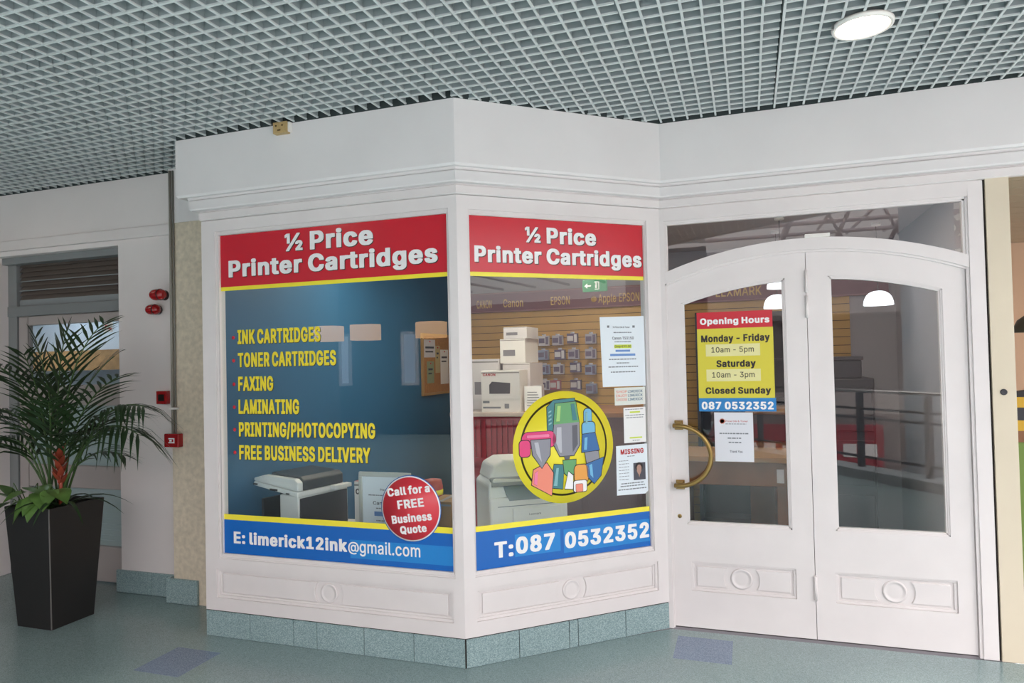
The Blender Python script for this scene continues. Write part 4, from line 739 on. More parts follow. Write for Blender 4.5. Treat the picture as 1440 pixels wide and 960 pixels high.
pm = MB()
EDGE = [(-9, -1.95), (-3.3, -1.95), (-0.63, 0.10), (0.75, 1.12), (2.6, 2.5), (7, 2.5)]
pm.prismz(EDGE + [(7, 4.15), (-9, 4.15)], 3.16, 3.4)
pm.build('slab', PLENUM_SHADE, ceiling)
pm = MB()
for (xa, ya), (xb, yb) in zip(EDGE[:-1], EDGE[1:]):
    pm.hexa([(xa, ya, 2.95), (xb, yb, 2.95), (xb, yb - 0.05, 2.95), (xa, ya - 0.05, 2.95)], [(xa, ya, 3.4), (xb, yb, 3.4), (xb, yb - 0.05, 3.4), (xa, ya - 0.05, 3.4)])
pm.build('edge_fascia', FRIEZE, ceiling)


# ------------------------------------------------------------------ bay windows
def bay_window(key, name, L, g, op, pan, label):
    """g glass opening, op outer bead opening, pan sunk panel; all (u0,u1,z0,z1)"""
    loc, rz = FACE[key]
    hubo = hub(name, loc, rz, label)
    f = MB()
    f.ring((0, L, 0.154, 2.484), op, 0.0, 0.07)
    # rails below glass are split by the sunk panel: cut by building ring around the panel instead
    f2 = MB()
    o = f
    f = MB()
    f.box(0, L, 0.0, 0.07, op[3], 2.484)
    f.box(0, op[0], 0.0, 0.07, op[2], op[3])
    f.box(op[1], L, 0.0, 0.07, op[2], op[3])
    f.box(0, L, 0.0, 0.07, pan[3], op[2])
    f.box(0, pan[0], 0.0, 0.07, pan[2], pan[3])
    f.box(pan[1], L, 0.0, 0.07, pan[2], pan[3])
    f.box(0, L, 0.0, 0.07, 0.154, pan[2])
    f.build('window_frame', PAINT, hubo)
    b = MB()
    i1 = (op[0] + 0.006, op[1] - 0.006, op[2] + 0.008, op[3] - 0.007)
    b.ring(op, i1, 0.007, 0.06)
    i2 = (g[0] - 0.003, g[1] + 0.003, g[2] - 0.006, g[3] + 0.006)
    b.ring((i1[0] - .001, i1[1] + .001, i1[2] - .001, i1[3] + .001), i2, 0.0125, 0.06)
    b.ring((i2[0] - .001, i2[1] + .001, i2[2] - .001, i2[3] + .001), g, 0.009, 0.06)
    b.build('glazing_bead', PAINT, hubo, bevel=0.0015)
    p = MB()
    u0, u1, z0, z1 = pan
    p.box(u0, u1, 0.022, 0.07, z0, z1)
    p.ring(pan, (u0 + 0.018, u1 - 0.018, z0 + 0.016, z1 - 0.014), 0.009, 0.03)
    p.ring((u0 + .017, u1 - .017, z0 + .015, z1 - .013), (u0 + 0.030, u1 - 0.030, z0 + 0.027, z1 - 0.024), 0.0165, 0.03)
    cu = (u0 + u1) / 2; cz = (z0 + z1) / 2
    field(p, u0 + 0.036, u1 - 0.036, z0 + 0.033, z1 - 0.030, cu, cz, 0.092, 0.013, 0.024)
    p.build('sunk_panel', PAINT, hubo, bevel=0.0025)
    roundel(hubo, cu, cz, 0.055, 0.022)
    gm = MB().box(g[0] - 0.004, g[1] + 0.004, 0.024, 0.030, g[2] - 0.004, g[3] + 0.004)
    gm.build('window_pane', GLASS, hubo)
    return hubo


def field(mb, u0, u1, z0, z1, cu, cz, R, y0, y1):
    hz = min(abs(z1 - cz), R * 0.98)
    a0 = math.asin(hz / R)
    arc = [(cu - R * math.cos(a), cz + R * math.sin(a)) for a in [(-a0 + 2 * a0 * k / 14) for k in range(15)]]
    mb.prism([(u0, z1), (u0, z0)] + arc, y0, y1)
    arc = [(cu + R * math.cos(a), cz + R * math.sin(a)) for a in [(a0 - 2 * a0 * k / 14) for k in range(15)]]
    mb.prism([(u1, z0), (u1, z1)] + arc, y0, y1)


def roundel(parent, cu, cz, r, y1):
    mb = MB()
    mb.lathe([(r, 0.0), (r, -0.006), (r * 0.93, -0.0095), (r * 0.82, -0.0095), (r * 0.76, -0.0045), (r * 0.55, -0.006), (0.0, -0.0065)], (cu, y1, cz), 'y', 40)
    return mb.build('roundel', PAINT, parent)


wl = bay_window('L', 'window_1', LL, (0.120, 1.6155, 0.490, 2.392), (0.100, 1.631, 0.462, 2.416), (0.078, 1.615, 0.228, 0.400), 'left bay shop window in a white moulded frame')
wm = bay_window('M', 'window_2', LM, (0.073, 1.164, 0.490, 2.384), (0.062, 1.177, 0.464, 2.410), (0.068, 1.198, 0.230, 0.400), 'angled shop window with the phone number banner')
# plinth of stone tiles
for key, L, js, nm in (('L', LL, (0.316, 0.617, 0.774, 1.076, 1.38), 'baseboard_left'), ('M', LM, (0.304, 0.605, 0.66, 0.967), 'baseboard_middle')):
    b = MB()
    ed = [0.004] + list(js) + [L - 0.003]
    if key == 'L': ed[0] = 0.0
    for a, c in zip(ed[:-1], ed[1:]):
        b.box(a + 0.0018, c - 0.0018, -0.002, 0.03, 0.001, 0.149)
    b.box(0.0, L, 0.004, 0.05, 0.0, 0.154, 1)
    o = b.build(nm, [GRANITE, GAP], bevel=0.0015, loc=FACE[key][0], rotz=FACE[key][1])
    struct(o, 'plinth of speckled teal stone tiles under the shop window')
# left return of the bay (side going back to the pillar)
r = MB()
r.box(X0 - 0.0, X0 + 0.049, YL + 0.07, YP + 0.2, 0.0, 2.484)
r.box(X0 - 0.035, X0, YL + 0.06, YP + 0.05, 0.33, 2.44)
struct(r.build('wall_bay_side', PAINT), 'white side return of the bay')


# ------------------------------------------------------------------ fascia with mouldings
def sweep(name, prof, left_ext, label, m):
    """prof: (offset out, z, left extension) closed loop swept along the facade with mitres"""
    t = math.tan(AM / 2)
    mb = MB()
    n = len(prof)
    rows = []
    for off, z, ext in prof:
        rows.append([(X0 - ext, YP + 0.12, z), (X0 - ext, YL - off, z), (X1 + off * t, YL - off, z), (X2 + off * t, YR - off, z), (4.2, YR - off, z)])
    vs = [rows[j][k] for k in range(5) for j in range(n)]
    fs = []
    for k in range(4):
        for j in range(n):
            a = k * n + j; b = k * n + (j + 1) % n
            fs.append((a, b, b + n, a + n))
    mb.add(vs, fs)
    mb.add([rows[j][0] for j in range(n)], [tuple(range(n))])
    mb.add([rows[j][4] for j in range(n)], [tuple(range(n))])
    return struct(mb.build(name, m), label)


sweep('wall_fascia', [(0.057, 3.12, 0.135), (0.057, 2.640, 0.135), (0.050, 2.627, 0.125), (0.026, 2.626, 0.08), (0.024, 2.608, 0.07), (-0.02, 2.608, -0.02), (-0.02, 3.12, -0.02)], 0, 'plain white fascia above the shop', FRIEZE)
sweep('wall_gap_shade', [(0.0585, 3.15, 0.137), (0.0585, 2.976, 0.137), (0.04, 2.976, 0.1), (0.04, 3.15, 0.1)], 0, 'dark strip painting shade into the gap above the ceiling grid edge', PLENUM_SHADE)  # dark strip over the fascia paints in a shadow gap
sweep('trim_1', [(0.034, 2.610, 0.045), (0.041, 2.603, 0.052), (0.041, 2.553, 0.052), (0.036, 2.546, 0.045), (0.002, 2.545, 0.01), (0.002, 2.532, 0.01), (-0.02, 2.532, -0.02), (-0.02, 2.610, -0.02)], 0, 'upper white moulding under the fascia', FRIEZE)
sweep('trim_2', [(0.010, 2.537, 0.004), (0.015, 2.531, 0.006), (0.015, 2.492, 0.006), (0.006, 2.487, 0.002), (-0.02, 2.487, -0.02), (-0.02, 2.537, -0.02)], 0, 'lower white moulding above the window frames', PAINT)

# ------------------------------------------------------------------ door face
AX = 0.805
RA = 2.13


def dtop(u):
    return 2.183 - (RA - math.sqrt(RA * RA - (u - AX) ** 2))


def arch(u):
    return dtop(u) + 0.067


def gtop(u):
    return dtop(u) - 0.147


def lin(a, b, n):
    return [a + (b - a) * k / n for k in range(n + 1)]


loc, rz = FACE['R']
fr = hub('window_3', loc, rz, 'white door surround with arched transom light')
f = MB()
f.box(-0.012, 0.024, 0.0, 0.09, 0.0, 2.484)
f.box(1.592, 1.661, 0.0, 0.09, 0.0, 2.484)
f.box(0.024, 1.592, 0.0, 0.09, 2.408, 2.484)
f.band(lin(0.024, 1.592, 40), dtop, arch, 0.004, 0.09)
f.build('door_surround', PAINT, fr, bevel=0.002)
b = MB()
b.box(0.030, 1.586, 0.008, 0.05, 2.396, 2.409)
b.box(0.036, 1.580, 0.015, 0.05, 2.386, 2.397)
b.box(0.023, 0.034, 0.008, 0.05, arch(0.03) - .01, 2.409)
b.box(0.033, 0.043, 0.015, 0.05, arch(0.04) - .01, 2.397)
b.box(1.580, 1.593, 0.008, 0.05, arch(1.58) - .01, 2.409)
b.box(1.567, 1.581, 0.015, 0.05, arch(1.57) - .01, 2.397)
b.build('glazing_bead', PAINT, fr, bevel=0.0015)
g = MB()
g.band(lin(0.03, 1.585, 40), lambda u: arch(u) - 0.02, 2.40, 0.034, 0.040)
g.build('transom_pane', GLASS2, fr)
# stop moulding round the doors
s = MB()
s.band(lin(0.022, 1.594, 40), lambda u: dtop(u) - 0.012, lambda u: dtop(u) + 0.002, 0.016, 0.09)
s.box(0.022, 0.030, 0.016, 0.09, 0.0, dtop(0.03))
s.box(1.578, 1.594, 0.010, 0.09, 0.0, dtop(1.58))
s.build('door_stop', PAINT, fr)
# door closer cover showing above the arch
MB().box(0.80, 0.93, -0.002, 0.02, arch(0.86) - 0.001, arch(0.86) + 0.02).build('closer_cover', WHITEP, fr, bevel=0.003)


def door_leaf(name, a, c, g0, g1, gz, pan, cu, label):
    d = hub(name, (loc[0], loc[1] + 0.030, 0), 0, label)
    f = MB()
    u0, u1, z0, z1 = pan
    f.band(lin(a, g0, 6), z1, lambda u: dtop(u) - 0.004, 0.0, 0.045)
    f.band(lin(g1, c, 6), z1, lambda u: dtop(u) - 0.004, 0.0, 0.045)
    f.band(lin(g0, g1, 24), gtop, lambda u: dtop(u) - 0.004, 0.0, 0.045)
    f.box(g0, g1, 0.0, 0.045, z1, gz)
    f.box(a, u0, 0.0, 0.045, 0.007, z1)
    f.box(u1, c, 0.0, 0.045, 0.007, z1)
    f.box(u0, u1, 0.0, 0.045, 0.007, z0)
    f.build('door_leaf', PAINT, d)
    b = MB()
    for k, (i, yy) in enumerate(((0.009, 0.005), (0.017, 0.010))):
        j = 0.0 if k == 0 else 0.009
        b.band(lin(g0 + j, g1 - j, 24), lambda u, i=i: gtop(u) - i, lambda u, j=j: gtop(u) - j + .0005, yy, 0.04)
        b.box(g0 + j - .0005, g0 + i, yy, 0.04, gz + j, gtop(g0) - j)
        b.box(g1 - i, g1 - j + .0005, yy, 0.04, gz + j, gtop(g1) - j)
        b.box(g0 + j, g1 - j, yy, 0.04, gz + j - .0005, gz + i)
    b.build('glazing_bead', PAINT, d, bevel=0.001)
    g = MB()
    g.band(lin(g0 + 0.012, g1 - 0.012, 24), gz + 0.012, lambda u: gtop(u) - 0.012, 0.018, 0.024)
    g.build('door_pane', GLASS2, d)
    p = MB()
    p.box(u0, u1, 0.020, 0.045, z0, z1)
    p.ring(pan, (u0 + 0.016, u1 - 0.016, z0 + 0.014, z1 - 0.014), 0.009, 0.022)
    cz = (z0 + z1) / 2
    field(p, u0 + 0.030, u1 - 0.030, z0 + 0.028, z1 - 0.028, cu, cz, 0.098, 0.010, 0.022)
    p.build('sunk_panel', PAINT, d, bevel=0.003)
    roundel(d, cu, cz, 0.060, 0.020)
    return d


d1 = door_leaf('door_1', 0.030, 0.8005, 0.112, 0.690, 0.607, (0.130, 0.704, 0.220, 0.390), 0.410, 'left white shop door leaf with arched glass and brass handle')
d2 = door_leaf('door_2', 0.8035, 1.576, 0.915, 1.468, 0.615, (0.905, 1.492, 0.215, 0.385), 1.198, 'right white shop door leaf with arched glass')
# dark line between the leaves and behind
h = MB()
path = [(0.052, -0.045, 1.194)]
for k in range(25):
    a = PI / 2 - PI * k / 24
    path.append((0.075 + 0.187 * math.cos(a), -0.052, 1.018 + 0.176 * math.sin(a)))
path.append((0.052, -0.045, 0.842))
hd = MB().tube(path, 0.0135, 12).build('door_handle', BRASS, d1)
hd['label'] = 'curved brass pull handle'
for z in (1.194, 0.842):
    m = MB()
    m.box(0.062, 0.098, -0.040, -0.004, z - 0.021, z + 0.021)
    m.box(0.055, 0.105, -0.004, 0.0, z - 0.028, z + 0.028)
    m.build('handle_bracket', BRASS, hd, bevel=0.002)
m = MB()
m.lathe([(0.012, 0.0), (0.012, -0.002), (0.009, -0.003), (0.0, -0.003)], (0.071, 0.0, 0.655), 'y', 20)
m.box(0.0695, 0.0725, -0.0042, -0.002, 0.645, 0.660, 1)
m.build('keyhole', [BRASS, BLACKV], d1)['label'] = 'small brass keyhole'
for z0, z1 in ((1.945, 2.066), (1.801, 1.925), (0.225, 0.358)):
    m = MB()
    m.tube([(0.802, -0.010, z0), (0.802, -0.010, z1)], 0.0085, 10)
    m.tube([(0.802, -0.010, z1), (0.802, -0.010, z1 + 0.008)], 0.0045, 8)
    m.box(0.7935, 0.8105, -0.0025, 0.0, z0, z1)
    m.build('hinge', PAINT, d2)

# right post of the next shop
m = MB()
m.box(1.672, 1.776, -0.004, 0.10, 0.0, 2.536)
m.box(1.6605, 1.673, 0.012, 0.1, 0.0, 2.536, 1)
m.box(1.776, 3.2, 0.0, 0.10, 2.505, 2.536)
m.build('post', [BEIGE, GAP], loc=loc).name = 'trim_3'
struct(bpy.data.objects['trim_3'], 'beige painted post between the shop and its neighbour')
t = MB()
t.lathe([(0.016, 0.0), (0.016, -0.004), (0.012, -0.008), (0.009, -0.006), (0.0, -0.006)], (0, 0, 0), 'y', 24)
tag(t.build('wall_button', DARKBOX, loc=(X2 + 1.720, YR - 0.004, 1.38)), 'small round black button on the beige post', 'button')

# ------------------------------------------------------------------ left wall with grey door, pillar
DX0, DX1 = -5.60, -4.32
m = MB()
m.box(DX1, -3.60, YW, YW + 0.3, 0.0, 2.60)
m.box(-9.0, DX0, YW, YW + 0.3, 0.0, 2.60)
m.box(DX0, DX1, YW, YW + 0.3, 2.503, 2.60)
m.box(-9.0, -3.60, YW - 0.015, YW + 0.3, 2.60, 3.2)
m.box(-9.0, -3.70, YW - 0.030, YW + 0.01, 2.54, 2.615)
m.box(-9.0, -3.76, YW - 0.017, YW, 2.977, 3.15, 1)  # dark strip on the left wall, gap shade put in as colour
struct(m.build('wall_left', [WALLP, PLENUM_SHADE], bevel=0.003), 'off-white wall left of the shop')
m = MB()
for a, c in ((DX1 - 0.03, -4.03), (-4.028, -3.7)):
    m.box(a, c, YW - 0.022, YW, 0.001, 0.160)
m.box(-3.807, -3.54, YP - 0.022, YP, 0.001, 0.168)
m.box(-3.807, -3.785, YP, YW, 0.001, 0.168)
struct(m.build('baseboard_side', GRANITE, bevel=0.006), 'teal stone skirting on the left wall and pillar')
m = MB()
m.box(-3.755, -3.11, YP, YP + 0.4, 0.0, 2.60)
m.box(-3.76, X0 - 0.1, YP - 0.004, YP + 0.3, 2.60, 3.15, 1)
struct(m.build('wall_pillar', [PILLAR, FRIEZE], bevel=0.002), 'mottled beige plaster pillar beside the bay window')

dy = YW + 0.11
d3 = hub('door_3', (DX0, dy, 0), 0, 'grey framed door with glazed panels behind the potted palm')
DW = DX1 - DX0
m = MB()
m.box(0, DW, 0, 0.06, 2.47, 2.503)
m.box(0, DW, -0.01, 0.06, 2.04, 2.12)
m.box(0, 0.09, 0, 0.06, 0, 2.503)
m.box(DW - 0.018, DW, -0.01, 0.06, 0, 2.503)
m.box(0, DW, -0.05, 0.06, 2.45, 2.503)
m.build('door_frame', FRAMEGREY, d3, bevel=0.003)
m = MB()
for k in range(8):
    z = 2.17 + k * 0.037
    m.hexa([(0.10, 0.020, z), (DW - 0.02, 0.020, z), (DW - 0.02, 0.028, z), (0.10, 0.028, z)], [(0.10, 0.045, z + 0.040), (DW - 0.02, 0.045, z + 0.040), (DW - 0.02, 0.053, z + 0.040), (0.10, 0.053, z + 0.040)], 0)
    if k in (2, 4):
        m.box(0.10, DW - 0.02, 0.016, 0.021, z - 0.003, z + 0.004, 1)
m.box(0.10, DW - 0.018, 0.018, 0.04, 2.12, 2.17, 1)
m.box(0.09, DW - 0.018, 0.06, 0.065, 2.12, 2.20, 1)
m.box(0.09, DW - 0.018, 0.06, 0.07, 2.20, 2.47, 2)
m.build('louvre', [mat('louvre_dark', '#6b615b', 0.5), mat('louvre_light', '#8f9496', 0.5), GAP], d3)
m = MB()
a, c = 0.10, DW - 0.022
for x0, x1, z0, z1 in ((a, a + 0.10, 0.01, 2.035), (c - 0.10, c, 0.01, 2.035), (a + .1, c - .1, 1.965, 2.035), (a + .1, c - .1, 1.33, 1.49), (a + .1, c - .1, 0.70, 0.87), (a + .1, c - .1, 0.01, 0.27), (a + .32, a + .42, .87, 1.33)):
    m.box(x0, x1, 0.008, 0.05, z0, z1)
m.build('door_leaf', DOORGREY, d3, bevel=0.006)
MB().box(a + .09, c - .09, 0.026, 0.030, 0.26, 1.97).build('door_pane', GLASS, d3)
# net blind behind the lower panes
m = MB()
for k in range(26):
    z = 0.27 + k * 0.041
    m.box(a + 0.10, c - 0.10, 0.046, 0.049, z, z + 0.038)
m.build('window_blind', mat('blind_white', '#c4cccd', 0.8), d3)['label'] = 'pale slatted blind behind the lower panes'
# what the upper pane looks into: a small lit back room
m = MB()
m.box(-9.5, DX1 + 0.45, 5.5, 5.55, 0, 2.8)
m.box(-9.55, -9.5, YW + 0.3, 5.55, 0, 2.8)
m.box(DX1 + 0.45, DX1 + 0.5, YW + 0.3, 5.55, 0, 2.8)
m.box(-9.5, DX1 + 0.45, YW + 0.3, 5.55, 2.6, 2.65)
m.box(-9.5, DX1 + 0.45, YW + 0.21, 5.55, -0.05, 0)
struct(m.build('wall_back_room', mat('pale_blue_wall', '#b9c6cf', 0.8)), 'pale wall of the room behind the grey door')
m = MB()
m.box(-8.8, -5.2, 5.2, 5.5, 1.62, 1.78)
m.box(-8.8, -5.2, 5.18, 5.2, 1.60, 1.80)
sh = m.build('wall_shelf', mat('tan_shelf', '#b88f5c', 0.6, var=0.25, scale=12))
tag(sh, 'tan wall shelf seen through the grey door glass', 'shelf')
t = thing('ceiling_lamp', 'unseen lamp panel added to light the room behind the grey door', 'lamp', (-6.6, 4.8, 2.6))  # unseen source, added to brighten the back room
m = MB(); m.box(-0.3, 0.3, -0.3, 0.3, -0.02, 0.0); m.build('housing', WHITEP, t)
m = MB(); m.box(-0.27, 0.27, -0.27, 0.27, -0.026, -0.02); m.build('diffuser', emission('back_room_glow', '#e9f1ff', 16.0), t)
# small sticker on the door pane
t = thing('door_notice', 'small white notice taped to top corner of the grey door glass', 'notice', (DX0 + 0.98, dy + 0.022, 1.885))
MB().box(0, 0.09, 0, 0.001, 0, 0.075).build('paper', PAPERW, t)
MB().box(0.015, 0.065, -0.0006, 0, 0.045, 0.052).build('print_line', RED, t)
MB().box(0.012, 0.078, -0.0006, 0, 0.022, 0.029).build('print_line', RED, t)

# conduit
t = thing('conduit', 'grey metal conduit pipe running down the pillar edge', 'pipe', (-3.735, YP - 0.014, 0))
MB().tube([(0, 0, 1.15), (0, 0, 2.96)], 0.0095, 10).build('pipe', mat('pale_pipe', '#9a948a', 0.4), t)
MB().tube([(0.022, 0.004, 1.15), (0.022, 0.004, 2.96)], 0.006, 8).build('pipe', mat('grey_pipe', '#85817a', 0.5), t)
MB().box(-0.02, 0.045, -0.016, 0.012, 1.318, 1.332).build('pipe_clip', WHITEP, t, bevel=0.002)


# alarms
def sounder(x, y, z, s, label, d):
    t = thing('alarm_beacon', label, 'alarm', (x, y, z), 0, 'red alarm beacons by the pillar')
    MB().lathe([(0.038 * s, 0.0), (0.038 * s, -0.012), (0.034 * s, -0.016), (0.0, -0.016)], (0, d, 0), 'y', 24).build('back_plate', ALARMD, t)
    m = MB()
    pts = []
    R = 0.042 * s; A = 0.068 * s
    # capsule lying sideways, flattened against the wall
    for k in range(17):
        a = PI * k / 16
        xx = -A * math.cos(a)
        rr = R * min(1.0, math.sqrt(max(0.0, 1 - (abs(xx) / A) ** 3.2)))
        pts.append((rr, xx))
    m.lathe(pts, (0, -R * 0.9, 0), 'x', 24)
    m.build('lens', ALARM, t)
    m = MB()
    m.lathe([(R * 0.99, -0.004), (R * 1.03, -0.004), (R * 1.03, 0.004), (R * 0.99, 0.004)], (A * 0.35, -R * 0.9, 0), 'x', 24)
    m.build('rim', ALARMD, t)
    return t


sounder(-3.80, YP - 0.03, 2.105, 0.92, 'larger red alarm beacon over the conduit, upper of the pair', 0.028)
sounder(-3.945, YW - 0.02, 2.016, 0.86, 'smaller red alarm beacon on the white wall, lower of the pair', 0.018)
t = thing('call_point', 'small red fire call point on the white wall with dark window', 'call point', (-3.90, YW, 1.396))
m = MB(); m.box(-0.046, 0.046, -0.035, 0, -0.046, 0.046); m.build('housing', ALARM, t, bevel=0.004)
m = MB(); m.box(-0.026, 0.026, -0.037, -0.034, -0.024, 0.022); m.build('window', BLACKV, t)
t = thing('call_point', 'red fire call point on the pillar corner with white symbol', 'call point', (-3.722, YP, 1.109))
m = MB(); m.box(-0.062, 0.062, -0.045, 0, -0.046, 0.046); m.build('housing', ALARM, t, bevel=0.006)
m = MB()
m.box(-0.020, 0.030, -0.047, -0.044, 0.010, 0.017); m.box(-0.020, 0.030, -0.047, -0.044, -0.017, -0.010)
m.box(0.022, 0.030, -0.047, -0.044, -0.010, 0.010); m.box(-0.012, 0.006, -0.047, -0.044, -0.006, 0.006)
m.build('symbol', WHITEV, t)

# yellowed sensor on fascia
t = thing('sensor_box', 'yellowed plastic sensor box on the fascia under the ceiling', 'sensor', (X0 + 0.652, YL - 0.057, 2.946))
m = MB(); m.box(-0.052, 0.042, -0.035, 0, -0.032, 0.034); m.build('housing', YELBOX, t, bevel=0.004)
m = MB()
for x in (-0.030, 0.012):
    m.lathe([(0.005, 0.0), (0.005, -0.002), (0.0, -0.002)], (x, -0.035, 0.012), 'y', 12)
m.box(-0.020, 0.0, -0.037, -0.034, -0.018, -0.010)
m.build('screw', mat('dark_screw', '#4e3a17', 0.6), t)
m = MB(); m.box(0.042, 0.056, -0.028, 0, -0.026, 0.03); m.build('end_cap', WHITEP, t, bevel=0.003)


# ------------------------------------------------------------------ downlights
def downlight(x, y, label, r=0.118):
    t = thing('downlight', label, 'ceiling light', (x, y, ZC - 0.012), 0, 'round downlights in the ceiling grid')
    m = MB()
    m.lathe([(r, 0.012), (r * 1.02, 0.004), (r * 0.99, -0.006), (r * 0.90, -0.007), (r * 0.865, -0.002), (r * 0.865, 0.012)], (0, 0, 0), 'z', 48)
    m.build('trim_ring', WHITEP, t)
    m = MB()
    m.lathe([(r * 0.875, 0.004), (r * 0.875, 0.0), (0.0, 0.0)], (0, 0, 0), 'z', 48)
    m.build('diffuser', LAMPGLOW, t)
    m = MB(); m.box(-r * 1.04, -r * 0.96, -0.045, -0.030, -0.010, 0.006); m.build('spring_clip', STEEL, t)
    return t


downlight(0.494, 3.195, 'round lit downlight set in the ceiling grid above the doors')
downlight(2.51, 2.96, 'round lit downlight mirrored in the red banner of the angled window')
downlight(-3.7, -0.81, 'round lit downlight mirrored in the red banner of the left window')

downlight(-1.6, 0.95, 'added unseen downlight over the walkway left of the viewer')  # out-of-view fill lamp, added to lift the floor and fascia
downlight(-5.2, 2.85, 'added unseen downlight over the walkway outside the grey door', 0.15)  # fill lamp out of view, added to brighten the left wall
downlight(-3.7, 1.0, 'added unseen downlight over the walkway near the potted palm', 0.21)  # fill lamp out of view, enlarged to brighten the left side


# ------------------------------------------------------------------ vinyl on the glass
def decal(name, key, label, cat, group=None):
    p, rz_ = FACE[key]
    return thing(name, label, cat, p, rz_, group)


def bar(parent, name, m, u0, u1, z0, z1, y, th=0.0008, label=None):
    o = MB().box(u0, u1, y, y + th, z0, z1).build(name, m, parent)
    if label: o['label'] = label
    return o


YV = 0.0225
# header banners
for key, g, b1, b2, l1, l2, lab in (
        ('L', (0.121, 1.6145), (0.583, 1.165, 2.262, 2.368), (0.180, 1.556, 2.136, 2.236), 0, 0, 'red half-price header banner across the top of the left window'),
        ('M', (0.074, 1.163), (0.402, 0.848, 2.250, 2.340), (0.103, 1.152, 2.134, 2.222), 0, 0, 'red half-price header banner across the top of the angled window')):
    t = decal('window_banner', key, lab, 'banner', 'red half-price banners')
    bar(t, 'red_panel', RED, g[0], g[1], 2.080, 2.391 if key == 'L' else 2.383, YV)
    bar(t, 'yellow_stripe', YEL, g[0], g[1], 2.057, 2.080, YV)
    for body, (u0, u1, zb, zt) in (('\u00bd Price', b1), ('Printer Cartridges', b2)):
        k = 0.0045
        lettering(t, body, u0, u1, zb, zt, YV - 0.0016, WHITEV, 0.045, (BLACKV, k, -k))

# service list
t = decal('service_list', 'L', 'yellow list of printing services lettered on the left window', 'lettering')
for body, u1, z0 in (('INK CARTRIDGES', 0.814, 1.734), ('TONER CARTRIDGES', 0.914, 1.597), ('FAXING', 0.487, 1.456), ('LAMINATING', 0.663, 1.320), ('PRINTING/PHOTOCOPYING', 1.156, 1.186), ('FREE BUSINESS DELIVERY', 1.122, 1.050)):
    lettering(t, body, 0.238, u1, z0, z0 + 0.085, YV - 0.0008, LYEL, 0.05, (SHADOW, 0.003, -0.003))
    m = MB().lathe([(0.011, 0.0), (0.011, -0.0008), (0.0, -0.0008)], (0.206, YV + .0008, z0 + 0.040), 'y', 16)
    m.build('bullet', RED, t)

# email banner
t = decal('window_banner', 'L', 'blue email address banner along the bottom of the left window', 'banner')
bar(t, 'blue_panel', BLUE, 0.121, 1.6145, 0.491, 0.690, YV)
bar(t, 'yellow_stripe', YEL, 0.121, 1.6145, 0.690, 0.722, YV)
bar(t, 'blue_patch', LBLUE, 0.985, 1.6140, 0.520, 0.622, YV - 0.0006, label='lighter blue patch')
lettering(t, 'E: limerick12ink', 0.190, 0.965, 0.552, 0.622, YV - 0.0016, WHITEV, 0.03)
lettering(t, '@', 0.972, 1.040, 0.556, 0.612, YV - 0.0016, WHITEV, 0.0)
lettering(t, 'gmail.com', 1.045, 1.418, 0.553, 0.620, YV - 0.0016, WHITEV, 0.0)

# round sticker
t = decal('round_sticker', 'L', 'round red free quote sticker overlapping the email banner', 'sticker')
cu, cz = 1.366, 0.812
for r, m_, nm, y in ((0.180, BLUE, 'blue_rim', YV - 0.0014), (0.176, WHITEV, 'white_rim', YV - 0.0022), (0.169, mat('sticker_red', '#d83a46', 0.3), 'red_disc', YV - 0.003)):
    MB().lathe([(r, 0.0), (r, -0.0008), (0.0, -0.0008)], (cu, y + .0008, cz), 'y', 64).build(nm, m_, t)
R8 = math.radians(8)
for body, w_, z, h_, off in (('Call for a', 0.258, 0.078, 0.044, -0.004), ('FREE', 0.160, 0.004, 0.047, 0.002), ('Business', 0.242, -0.072, 0.044, 0.0), ('Quote', 0.160, -0.132, 0.042, 0.004)):
    ca, sa = math.cos(R8), math.sin(R8)
    zc_ = z + h_ / 2
    uu = cu + off * ca - zc_ * sa * 0.6; zz = cz + off * sa + zc_ * ca
    lettering(t, body, uu - w_ / 2, uu + w_ / 2, zz - h_ / 2, zz + h_ / 2, YV - 0.0036, WHITEV, 0.04, None, R8)

# phone banner
t = decal('window_banner', 'M', 'blue telephone number banner along the bottom of the angled window', 'banner')
bar(t, 'blue_panel', BLUE, 0.074, 1.163, 0.491, 0.694, YV)
bar(t, 'yellow_stripe', YEL, 0.074, 1.163, 0.694, 0.723, YV)
bar(t, 'blue_patch', LBLUE, 0.300, 0.575, 0.535, 0.655, YV - 0.0006, label='lighter blue patch')
bar(t, 'blue_patch', LBLUE, 0.595, 1.160, 0.520, 0.650, YV - 0.0006, label='lighter blue patch')
lettering(t, 'T:', 0.180, 0.290, 0.543, 0.628, YV - 0.0016, WHITEV, 0.03)
lettering(t, '087', 0.306, 0.540, 0.550, 0.640, YV - 0.0016, WHITEV, 0.02)
lettering(t, '0532352', 0.602, 1.155, 0.543, 0.632, YV - 0.0016, WHITEV, 0.02)

# round emblem: yellow disc, dark ring and plain ink cartridge shapes
t = decal('round_sticker', 'M', 'large round yellow sticker with a dark ring and coloured cartridges', 'sticker')
cu, cz = 0.6135, 1.109
ES = 0.3135


def disc(r, mm, nm, y):
    return MB().lathe([(r, 0.0), (r, -0.0006), (0.0, -0.0006)], (cu, y, cz), 'y', 72).build(nm, mm, t)


disc(ES, YEL, 'yellow_disc', YV)
disc(ES * 0.868, mat('ring_dark', '#3b3410', 0.4), 'dark_ring', YV - 0.0008)
disc(ES * 0.832, YEL, 'yellow_centre', YV - 0.0016)


